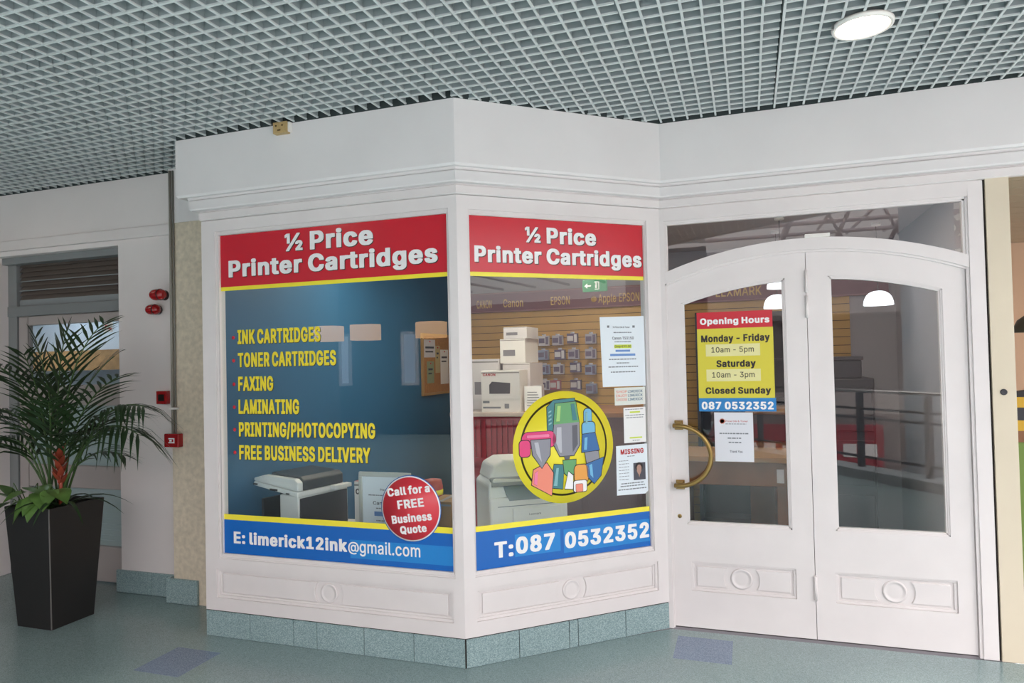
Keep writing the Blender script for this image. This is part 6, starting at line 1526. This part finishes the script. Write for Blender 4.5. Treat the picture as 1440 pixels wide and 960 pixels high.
# ------------------------------------------------------------------ things in the left window
# multifunction printer
PRZ = 0.501
t = thing('office_printer', 'grey and black multifunction printer standing in the left window', 'printer', (-2.600, 3.560, PRZ), math.radians(-14))
# local: x right(-) front on left face ; corner at origin, left face along -x, right side face along +y
m = MB()
W_, D_ = 0.405, 0.405
m.box(-W_, 0.0, 0.0, D_, 0.0, 0.075)
m.box(-0.17, 0.0, 0.0, D_, 0.075, 0.305)
m.box(-W_, -0.17, 0.20, D_, 0.075, 0.27)
m.build('body', PRNGREY, t, bevel=0.008)
m = MB(); m.box(0.0, 0.006, 0.012, D_ - 0.01, 0.0, 0.290); m.build('side_panel', PRNDARK, t, bevel=0.004)
m = MB(); m.box(-W_, -0.172, 0.016, 0.20, 0.076, 0.079); m.box(-W_ - .004, -0.17, 0.195, 0.2, 0.078, 0.27); m.build('output_tray', PRNDARK, t)
m = MB(); m.box(-W_ - 0.006, -W_ + 0.02, 0.05, D_, 0.0, 0.25); m.build('side_door', PRNDARK, t, bevel=0.004)
m = MB()
m.prism([(-0.40, 0.345), (0.012, 0.300), (0.012, 0.332), (-0.40, 0.372)], -0.015, D_ - 0.03)
m.build('scanner_base', PRNGREY, t, bevel=0.006)
m = MB()
m.prism([(-0.40, 0.374), (0.012, 0.334), (0.012, 0.388), (-0.02, 0.408), (-0.30, 0.416), (-0.40, 0.392)], -0.012, 0.03)
m.build('lid_front', PRNGREY, t, bevel=0.006)
m = MB()
m.prism([(-0.30, 0.374), (0.014, 0.334), (0.014, 0.398), (-0.02, 0.418), (-0.28, 0.430)], 0.03, D_ - 0.05)
m.build('scanner_lid', PRNDARK, t, bevel=0.008)
m = MB(); m.box(-0.40, -0.36, -0.018, -0.014, 0.350, 0.360); m.box(-0.24, -0.17, -0.018, -0.014, 0.326, 0.338); m.box(-0.09, -0.06, -0.018, -0.014, 0.314, 0.322); m.build('button', BLACKV, t)
m = MB(); m.box(0.012, 0.06, D_ - 0.16, D_ - 0.02, 0.310, 0.335); m.build('paper_support', PRNGREY, t, bevel=0.004)

# pink-topped carton and framed notice
t = carton('printer_box', 'white carton with pink top between the printer and framed notice', X0 + 0.82, X0 + 1.02, YL + 0.34, YL + 0.60, PRZ, 0.885, CARTONW, None, ('Canon', 0.13, 0.80, 0.034), mat('brand_grey', '#5a4a4e', 0.5))
m = MB(); m.box(-0.10, 0.10, -0.13, 0.13, 0.3845, 0.386); m.build('pink_top', mat('carton_pink', '#c98a90', 0.6), t)
t = thing('framed_notice', 'silver framed offer notice standing in the left window', 'frame', (X0 + 1.06, YL + 0.28, PRZ), math.radians(0))
m = MB(); m.ring((-0.172, 0.172, 0.0, 0.455), (-0.150, 0.150, 0.022, 0.428), 0.0, 0.016); m.build('frame', mat('silver_frame', '#c3c3bd', 0.35, 0.4), t, bevel=0.003)
m = MB(); m.box(-0.152, 0.152, 0.006, 0.010, 0.02, 0.43); m.build('sheet', PAPER, t)
m = MB(); m.box(-0.09, -0.05, 0.0, 0.006, 0.0, 0.02); m.hexa([(-0.02, 0.01, 0.3), (0.02, 0.01, 0.3), (0.02, 0.016, 0.3), (-0.02, 0.016, 0.3)], [(-0.02, 0.12, 0.001), (0.02, 0.12, 0.001), (0.02, 0.13, 0.001), (-0.02, 0.13, 0.001)]); m.build('strut', BLACKV, t)
lettering(t, 'Price Ink & Toner', -0.03, 0.11, 0.345, 0.358, 0.0052, INKDARK)
lettering(t, 'Canon', -0.08, 0.02, 0.262, 0.282, 0.0052, INKDARK, 0.01)
m = MB(); lines(t, [(-0.11, 0.11, 0.315, 0.006), (-0.06, 0.06, 0.238, 0.006), (-0.06, 0.08, 0.165, 0.006), (-0.11, 0.11, 0.118, 0.006)], 0.0055)
bar(t, 'highlight', BLUEBAR, -0.072, 0.07, 0.195, 0.222, 0.0054)
bar(t, 'highlight', YEL, -0.10, 0.10, 0.136, 0.150, 0.0054)
t = carton('cardboard_box', 'brown cardboard box at the right end of the left window', X0 + 1.43, X0 + 1.56, YL + 0.12, YL + 0.32, PRZ, 0.835, BROWNC)
t = thing('sweet_tub', 'small red and yellow tub behind the round red sticker', 'tub', (X0 + 1.315, YL + 0.40, PRZ))
m = MB().lathe([(0.05, 0.0), (0.06, 0.30), (0.0, 0.30)], (0, 0, 0), 'z', 24); m.build('tub', mat('tub_dark', '#5b6472', 0.5), t)
m = MB().lathe([(0.064, 0.30), (0.064, 0.36), (0.055, 0.40), (0.0, 0.41)], (0, 0, 0), 'z', 24); m.build('lid', mat('tub_red', '#b1402f', 0.5), t)
m = MB().lathe([(0.0645, 0.315), (0.066, 0.33), (0.0645, 0.345)], (0, 0, 0), 'z', 24); m.build('lid_band', YEL, t)

# ------------------------------------------------------------------ laser printer in the angled window
p0 = Vector((X1, YL, 0)); dm = Vector((math.cos(AM), math.sin(AM), 0)); nm_ = Vector((-math.sin(AM), math.cos(AM), 0))
pp = p0 + dm * 0.52 + nm_ * 0.33
t = thing('laser_printer', 'white laser printer with paper feeder in the angled window', 'printer', (pp.x, pp.y, PRZ), AM + math.radians(-6))
m = MB(); m.box(-0.24, 0.25, 0.0, 0.34, 0.0, 0.29); m.build('body', PRNWHITE, t, bevel=0.018, seg=3)
m = MB()
m.prism([(-0.24, 0.26), (0.25, 0.26), (0.25, 0.37), (-0.20, 0.40), (-0.24, 0.36)], 0.02, 0.34); m.build('upper_body', PRNWHITE, t, bevel=0.012)
m = MB(); m.hexa([(-0.12, -0.004, 0.27), (0.25, -0.004, 0.27), (0.25, 0.05, 0.27), (-0.12, 0.05, 0.27)], [(-0.15, 0.014, 0.355), (0.25, 0.014, 0.355), (0.25, 0.06, 0.355), (-0.15, 0.06, 0.355)]); m.build('output_slot', PRNPANEL, t)
m = MB(); m.hexa([(-0.22, -0.002, 0.36), (0.25, -0.002, 0.36), (0.25, 0.03, 0.35), (-0.22, 0.03, 0.35)], [(-0.22, 0.05, 0.405), (0.25, 0.05, 0.40), (0.25, 0.07, 0.39), (-0.22, 0.07, 0.39)]); m.build('control_panel', mat('panel_grey', '#9fa6a8', 0.4), t)
m = MB(); m.prism([(-0.225, 0.385), (0.19, 0.385), (0.17, 0.475), (0.10, 0.50), (-0.13, 0.505), (-0.20, 0.47)], 0.06, 0.33); m.build('paper_feeder', PRNWHITE, t, bevel=0.018, seg=3)
m = MB(); m.box(0.10, 0.17, 0.10, 0.28, 0.49, 0.515); m.build('feeder_lid', PRNPANEL, t, bevel=0.004)
m = MB(); m.box(-0.10, 0.21, -0.006, 0.004, 0.03, 0.225); m.build('front_door', PRNWHITE, t, bevel=0.005)
lettering(t, 'Lexmark', 0.0, 0.075, 0.178, 0.190, -0.0075, INKGREY)
m = MB(); m.box(-0.19, 0.22, -0.004, 0.006, 0.012, 0.022); m.box(-0.19, 0.22, -0.003, 0.006, 0.236, 0.240); m.build('seam', PRNPANEL, t)

# ------------------------------------------------------------------ potted palm
px, py = -4.253, 3.29
t = thing('planter', 'tall tapered black square planter on the teal floor', 'planter', (px, py, 0))
b_, r_, hz = 0.147, 0.193, 0.758


def sq(s, z):
    return [(-s, -s, z), (s, -s, z), (s, s, z), (-s, s, z)]


m = MB()
o0, o1, i1, i0 = sq(b_, 0), sq(r_, hz), sq(r_ - 0.012, hz), sq(r_ - 0.020, hz - 0.07)
vs = o0 + o1 + i1 + i0
fs = [(3, 2, 1, 0)]
for a in range(3):
    for k in range(4):
        fs.append((a * 4 + k, a * 4 + (k + 1) % 4, (a + 1) * 4 + (k + 1) % 4, (a + 1) * 4 + k))
fs.append((12, 13, 14, 15))
m.add(vs, fs)
m.build('pot_body', BLACKP, t, bevel=0.004)
m = MB(); m.add(sq(r_ - 0.021, hz - 0.045) + sq(r_ - 0.021, hz - 0.069), [(0, 1, 2, 3), (7, 6, 5, 4), (0, 4, 5, 1), (1, 5, 6, 2), (2, 6, 7, 3), (3, 7, 4, 0)]); m.build('soil', SOIL, t)
m = MB(); m.hexa([(b_ - .001, -b_ + .001, 0.005), (b_ + .0012, -b_ - .0012, 0.005), (b_ + .0012, -b_ + .004, .005), (b_ - .004, -b_ - .0012, .005)], [(r_ - .001, -r_ + .001, hz - .004), (r_ + .0012, -r_ - .0012, hz - .004), (r_ + .0012, -r_ + .004, hz - .004), (r_ - .004, -r_ - .0012, hz - .004)]); m.build('corner_edge', mat('planter_edge', '#6a6765', 0.4), t)
SZ = hz - 0.046

palm = thing('potted_palm', 'dark green feathery palm growing in the black planter', 'plant', (px, py, SZ))


def frond(tip, ctrl, nl=20, ln=0.30, base=(0, 0), droop=0.35, wid=0.012, seed=0, name='frond'):
    rg = random.Random(seed)
    A = Vector((base[0], base[1], 0.0)); B = Vector(ctrl); Cc = Vector(tip)
    P = []
    for k in range(25):
        s = k / 24
        P.append(A * (1 - s) ** 2 + B * 2 * s * (1 - s) + Cc * s * s)
    m = MB()
    m.tube(P, [0.007 * (1 - 0.8 * k / 24) + 0.0012 for k in range(25)], 6, 1)
    for k in range(nl):
        s = 0.36 + 0.64 * k / (nl - 1)
        f = s * 24; i = min(int(f), 23)
        p = P[i].lerp(P[i + 1], f - i)
        tg = (P[i + 1] - P[i]).normalized()
        side = tg.cross(Vector((0, 0, 1)))
        if side.length < 0.2: side = tg.cross(Vector((1, 0.3, 0)))
        side.normalize()
        upv = side.cross(tg).normalized()
        prof = math.sin(PI * min(1, 0.22 + 0.78 * (s - 0.36) / 0.64) ** 0.9)
        L = ln * (0.45 + 0.55 * prof) * rg.uniform(0.85, 1.12)
        for sg in (-1, 1):
            d = (side * sg * rg.uniform(0.62, 0.85) + tg * rg.uniform(0.75, 1.0) + upv * rg.uniform(0.05, 0.25)).normalized()
            wv = d.cross(upv).normalized()
            vs = []
            n = 5
            for q in range(n + 1):
                a = q / n
                c = p + d * L * a + Vector((0, 0, -1)) * droop * L * a * a * rg.uniform(0.9, 1.1)
                w_ = wid * (0.35 + 1.3 * a if a < 0.4 else 0.87 * (1 - a) / 0.6 + 0.02)
                vs += [tuple(c - wv * w_), tuple(c + Vector((0, 0, -0.25 * w_))), tuple(c + wv * w_)]
            fs = []
            for q in range(n):
                b = q * 3
                fs += [(b, b + 1, b + 4, b + 3), (b + 1, b + 2, b + 5, b + 4)]
            m.add(vs, fs, 0, True)
    return m.build(name, [LEAF, LEAF2], palm)


FR = [  # tip (x,y,z local to soil), control, leaflets, length, droop
    ((0.40, 0.02, 1.18), (0.02, 0.0, 0.95), 12, 0.33, 0.18),
    ((0.05, 0.05, 1.16), (-0.04, 0.0, 0.75), 12, 0.32, 0.10),
    ((-0.10, -0.05, 1.10), (0.0, 0.0, 0.7), 11, 0.32, 0.15),
    ((0.58, -0.04, 0.84), (0.08, 0.0, 0.66), 13, 0.33, 0.25),
    ((0.76, -0.02, 0.66), (0.34, 0.0, 0.76), 17, 0.42, 0.75),
    ((0.55, 0.12, 0.60), (0.14, 0.05, 0.60), 13, 0.34, 0.45),
    ((-0.55, 0.0, 0.94), (-0.08, 0.0, 0.80), 13, 0.34, 0.3),
    ((-0.72, 0.05, 0.62), (-0.22, 0.02, 0.74), 14, 0.38, 0.5),
    ((-0.60, -0.18, 0.34), (-0.22, -0.06, 0.62), 13, 0.38, 0.5),
    ((-0.28, -0.26, 0.62), (-0.06, -0.06, 0.58), 11, 0.32, 0.35),
    ((0.26, -0.24, 0.70), (0.06, -0.06, 0.56), 11, 0.30, 0.3),
    ((0.22, 0.26, 0.98), (0.03, 0.06, 0.75), 12, 0.34, 0.25),
    ((-0.36, 0.24, 0.86), (-0.06, 0.06, 0.75), 12, 0.34, 0.3),
    ((0.46, 0.10, 0.34), (0.18, 0.05, 0.46), 10, 0.28, 0.45),
    ((-0.42, -0.10, 0.44), (-0.14, -0.04, 0.56), 12, 0.34, 0.4),
    ((-0.34, 0.05, 1.00), (-0.10, 0.02, 0.72), 11, 0.32, 0.2),
    ((0.80, -0.10, 0.50), (0.36, -0.03, 0.70), 14, 0.40, 0.8),
    ((0.36, -0.12, 0.50), (0.10, -0.04, 0.52), 11, 0.32, 0.4),
]
for k, (tip, ct, nl, ln, dr) in enumerate(FR):
    a = 2 * PI * k / len(FR)
    frond(tip, ct, nl, ln, (0.05 * math.cos(a), 0.05 * math.sin(a)), dr, 0.0125, k)

# bromeliad
t = thing('bromeliad', 'small bromeliad with a red flower spike at front of the planter', 'plant', (px + 0.115, py - 0.06, SZ))
m = MB()
rg = random.Random(5)
for k in range(9):
    a = 2 * PI * k / 9 + 0.3
    d = Vector((math.cos(a), math.sin(a), 0)); sd = Vector((-d.y, d.x, 0))
    if d.x < -0.6: continue
    L = rg.uniform(0.26, 0.34) + (0.10 if d.x > 0.5 else 0.0)
    vs = []
    for q in range(8):
        s = q / 7
        c = d * (L * s) + Vector((0, 0, 0.02 + 0.30 * s - 0.34 * s * s))
        w_ = 0.014 * (1 - s ** 3) + 0.0008
        vs += [tuple(c - sd * w_), tuple(c + Vector((0, 0, -w_ * 0.5))), tuple(c + sd * w_)]
    m.add(vs, [f for q in range(7) for f in ((q * 3, q * 3 + 1, q * 3 + 4, q * 3 + 3), (q * 3 + 1, q * 3 + 2, q * 3 + 5, q * 3 + 4))], 0, True)
m.build('strap_leaves', LEAF, t)
m = MB()
m.tube([(0, 0, 0), (0.01, 0, 0.16), (0.0, 0, 0.36)], [0.012, 0.010, 0.004], 8)
for k in range(22):
    a = k * 2.4; z = 0.17 + 0.0098 * k
    d = Vector((math.cos(a) * 0.8, math.sin(a) * 0.8, 1.0)).normalized(); sd = Vector((-math.sin(a), math.cos(a), 0))
    L = 0.10 * (1 - 0.30 * k / 22)
    c0 = Vector((0.005, 0, z)); vs = []
    for q in range(4):
        s = q / 3; w_ = 0.018 * math.sin(PI * (0.25 + 0.75 * s)) + 0.001
        c = c0 + d * L * s
        vs += [tuple(c - sd * w_), tuple(c + sd * w_)]
    m.add(vs, [(q * 2, q * 2 + 1, q * 2 + 3, q * 2 + 2) for q in range(3)], 0, True)
m.build('flower_spike', BRACT, t)

# broad leaved plant
t = thing('broad_leaf_plant', 'light green broad-leaved plant spilling over the planter rim', 'plant', (px - 0.02, py - 0.12, SZ))
rg = random.Random(11)
for k, (x, y, z, s, yaw, pit) in enumerate(((-0.17, -0.07, 0.16, 0.15, 3.6, 0.9), (-0.10, -0.08, 0.06, 0.13, 3.9, -0.4), (0.00, -0.09, 0.06, 0.12, 4.6, -0.8), (0.07, -0.09, 0.08, 0.13, 5.0, -0.6), (0.15, -0.06, 0.11, 0.19, 5.6, -0.25), (0.06, -0.02, 0.16, 0.20, 5.9, 0.05), (-0.24, -0.02, 0.05, 0.14, 3.3, -0.2), (0.17, -0.04, 0.12, 0.13, 5.3, -0.5), (-0.13, -0.11, 0.13, 0.15, 4.2, 0.7), (-0.04, -0.10, 0.13, 0.14, 4.6, -0.1), (0.10, -0.10, 0.05, 0.12, 5.1, -0.9), (-0.03, -0.08, 0.02, 0.11, 4.3, -0.9), (0.22, 0.0, 0.13, 0.17, 6.0, -0.2))):
    d = Vector((math.cos(yaw) * math.cos(pit), math.sin(yaw) * math.cos(pit), math.sin(pit)))
    sd = Vector((-math.sin(yaw), math.cos(yaw), 0))
    upv = d.cross(sd)
    c0 = Vector((x, y, z)) - d * s * 0.4
    m = MB()
    m.tube([(x * 0.2, y * 0.2, 0.0), tuple(Vector((x * 0.7, y * 0.7, z + 0.03))), tuple(c0)], 0.003, 6, 1)
    vs = []
    n = 9
    for q in range(n + 1):
        a = q / n
        w_ = s * 0.42 * math.sin(PI * a ** 0.62) * (1 - 0.15 * a) + 0.0005
        c = c0 + d * s * (a - 0.08) - Vector((0, 0, 1)) * 0.25 * s * a * a
        vs += [tuple(c - sd * w_ + upv * w_ * 0.18), tuple(c), tuple(c + sd * w_ + upv * w_ * 0.18)]
    m.add(vs, [f for q in range(n) for f in ((q * 3, q * 3 + 1, q * 3 + 4, q * 3 + 3), (q * 3 + 1, q * 3 + 2, q * 3 + 5, q * 3 + 4))], 0, True)
    m.build('leaf', [POTHOS, LEAF2], t)

# ------------------------------------------------------------------ neighbouring shop at the right edge
m = MB()
m.box(1.31, 5.0, 7.2, 7.25, 0.0, 2.75)
m.box(5.0, 5.05, YR + 0.1, 7.25, 0.0, 2.75)
struct(m.build('wall_right', mat('peach_wall', '#efceb0', 0.7)), 'peach wall inside the neighbouring shop')
m = MB()
m.box(1.31, 5.0, YR + 0.1, 7.2, 2.55, 2.62, 1)
for k in range(14):
    m.box(1.31, 5.0, YR + 0.12 + 0.22 * k, YR + 0.12 + 0.22 * k + 0.21, 2.535, 2.55)
struct(m.build('ceiling_right', [mat('beige_plank', '#b8a88e', 0.6), GAP]), 'beige plank ceiling of the neighbouring shop')
m = MB(); m.box(1.31, 5.0, 4.602, 7.2, -0.05, 0.0)
struct(m.build('floor_right', INNERF), 'dark floor of the neighbouring shop')
t = thing('ceiling_lamp', 'warm square lamp on the neighbouring shop ceiling', 'ceiling light', (2.6, 5.6, 2.535))
m = MB(); m.box(-0.3, 0.3, -0.3, 0.3, -0.018, 0.0); m.build('housing', WHITEP, t)
m = MB(); m.box(-0.28, 0.28, -0.28, 0.28, -0.024, -0.018); m.build('diffuser', emission('warm_glow', '#ffd9ae', 7.0), t)
t = thing('pendant_lamp', 'dark dome pendant in the peach neighbouring shop', 'lamp', (1.66, 5.0, 1.70))
m = MB().lathe([(0.115, 0.0), (0.112, 0.03), (0.09, 0.075), (0.05, 0.105), (0.015, 0.115)], (0, 0, 0), 'z', 28); m.build('shade', mat('dark_shade', '#4c4a3c', 0.4), t)
m = MB().tube([(0, 0, 0.11), (0, 0, 0.835)], 0.003, 6); m.build('cord', BLACKV, t)
t = thing('shop_display', 'green display panel with yellow and black striped board at right edge', 'display', (1.66, 5.1, 0))
m = MB(); m.box(-0.14, 0.5, 0.0, 0.06, 0.14, 1.02); m.build('green_panel', mat('apple_green', '#7d9848', 0.6), t, bevel=0.01)
m = MB(); m.box(-0.13, 0.5, 0.005, 0.055, 0.0, 0.14); m.build('base', DARKBOX, t)
for k, (z0, z1, x0, nm, mm) in enumerate(((1.02, 1.09, -0.14, 'brown_stripe', WOOD), (1.09, 1.155, -0.15, 'yellow_stripe', mat('bee_yellow', '#e0b02c', 0.5)), (1.155, 1.235, -0.15, 'dark_stripe', DARKBOX), (1.235, 1.30, -0.145, 'yellow_stripe', bpy.data.materials['bee_yellow']), (1.30, 1.345, -0.14, 'dark_stripe', BLACKV))):
    m = MB()
    if k < 4:
        m.box(x0, 0.4, 0.0, 0.05, z0, z1)
    else:
        m.prism([(-0.14, 1.30), (0.4, 1.30), (0.1, 1.345), (-0.02, 1.345), (-0.10, 1.33)], 0.0, 0.05)
    m.build(nm, mm, t)

# ------------------------------------------------------------------ the mall behind the camera (seen mirrored in the glass)
FARW = mat('far_wall', '#a5a0a0', 0.8, var=0.05, scale=0.4)
m = MB()
m.box(-3, 30, -19.2, -19, -5, 4.8)
m.box(30, 30.2, -19, 2, -5, 4.8)
m.box(7.0, 7.2, 1.7, 4.6, -0.3, 4.0)
struct(m.build('wall_far', FARW), 'far walls of the mall behind the viewer')
m = MB(); m.box(-9.2, -9, -9, 4.1, -0.3, 4.0)
struct(m.build('wall_mall_side', mat('side_wall', '#55595f', 0.8)), 'grey side wall at the end of the walkway')
m = MB(); m.box(-9, 30, -19, 2, -5.2, -5.0)
struct(m.build('floor_lower', mat('lower_floor', '#b8b4b0', 0.4)), 'lower mall floor beyond the railing')
m = MB(); m.box(-9, 30, -19.0, -16.5, -0.4, -0.15); m.box(-9, 30, -16.7, -16.5, -0.15, 0.3); m.box(-9, 30, -19, -16.5, 2.9, 3.1)
struct(m.build('floor_far', mat('far_gallery', '#a9a5a2', 0.6)), 'gallery on the far side of the mall')
# cafe wall behind on the left
m = MB(); m.box(-9, -0.8, -7.4, -7.2, 0.0, 4.0)
struct(m.build('wall_cafe', mat('cafe_wall', '#3a424c', 0.7)), 'blue grey cafe wall behind the viewer')
for k, (x0, x1) in enumerate(((-8.98, -8.66), (-7.36, -6.95))):
    hb = hub('window_%d' % (4 + k), (0, -7.2, 0), 0, 'bright cafe window behind the viewer')
    m = MB(); m.ring((x0, x1, 1.1, 2.3), (x0 + .06, x1 - .06, 1.16, 2.24), 0.0, 0.06); m.build('window_frame', PAINT, hb)
    m = MB(); m.box(x0 + .05, x1 - .05, 0.01, 0.02, 1.15, 2.25); m.build('window_light', emission('window_glow', '#dfe9ff', 3.0), hb)
for x, lab in ((-6.39, 'glowing drum lamp mirrored in the left window beside the service list'), (-5.11, 'glowing drum lamp mirrored at the right of the left window'), (-7.15, 'glowing drum lamp mirrored behind the service list lettering')):
    t = thing('drum_lamp', lab, 'lamp', (x, -4.0, 2.02), 0, 'drum pendant lamps over the cafe')
    m = MB().lathe([(0.27, 0.0), (0.27, 0.27)], (0, 0, 0), 'z', 32); m.build('shade', emission('drum_glow', '#ffc98f', 8.0), t)
    m = MB().tube([(0, 0, 0.0), (0, 0, 0.94)], 0.006, 6); m.build('cord', BLACKV, t)
# kerb, railing, column at the edge of the void
ra = math.atan2(-0.64 + 1.61, 1.76 - 1.05)
rl = hub('trim_5', (1.05, -1.61, 0), ra, 'raised kerb at the edge of the mall void')
m = MB(); m.box(-2.9, 4.0, -0.35, 0.0, 0.0, 0.12); m.build('kerb', mat('kerb_grey', '#8f9a9c', 0.5), rl)
t = thing('railing', 'dark metal railing with steel handrail around the mall void', 'railing', (1.05, -1.61, 0.12), ra)
m = MB().tube([(-2.9, -0.2, 0.98), (4.0, -0.2, 0.98)], 0.024, 10); m.build('handrail', STEEL, t)
RAILD = mat('rail_dark', '#39434a', 0.5)
for z in (0.12, 0.62, 0.74):
    m = MB().box(-2.9, 4.0, -0.215, -0.185, z, z + 0.03); m.build('rail', RAILD, t)
for k in range(7):
    x = -2.8 + k * 1.02
    m = MB().box(x - 0.03, x + 0.03, -0.235, -0.165, 0.0, 0.96); m.build('rail_post', RAILD, t)
t = thing('hoarding', 'red hoarding boards with white squares mirrored in the right door', 'hoarding', (0.0, -9.0, -5.0))
m = MB(); m.box(-2.5, 2.85, -0.08, 0.0, 0.0, 4.95); m.build('board', mat('hoarding_red', '#a02033', 0.5), t)
for k in range(9):
    m = MB().box(-1.0 + k * 0.43, -0.72 + k * 0.43, 0.0, 0.01, 4.22, 4.52); m.build('white_square', PAPERW, t)
t = MB().lathe([(0.34, 0.0), (0.34, 0.10), (0.30, 0.12), (0.30, 5.0)], (0, 0, 0), 'z', 40)
struct(t.build('wall_column', mat('column_grey', '#7f8b92', 0.6), loc=(2.17, -1.45, 0)), 'round blue grey column at the void edge')
# roof steelwork over the void
m = MB()
for k in range(7):
    y_ = -4.5 - k * 2.0
    m.tube([(-1.5, y_, 5.6), (30, y_, 5.6)], 0.07, 6)
for x_ in (1.2, 2.3, 3.4, 4.6, 6.0):
    m.tube([(x_, -3.5, 5.2), (x_ + 0.1, -19, 5.9)], 0.05, 6)
    m.tube([(x_ - 0.5, -8.0, 3.9), (x_ + 0.3, -8.0, 5.6)], 0.05, 6)
    m.tube([(x_ + 0.9, -8.0, 3.9), (x_ + 0.1, -8.0, 5.6)], 0.035, 6)
m.box(-1.5, 12, -8.1, -7.9, 3.70, 3.95)
struct(m.build('ceiling_atrium', mat('roof_beam', '#a8a0a4', 0.6)), 'roof steelwork over the mall void')
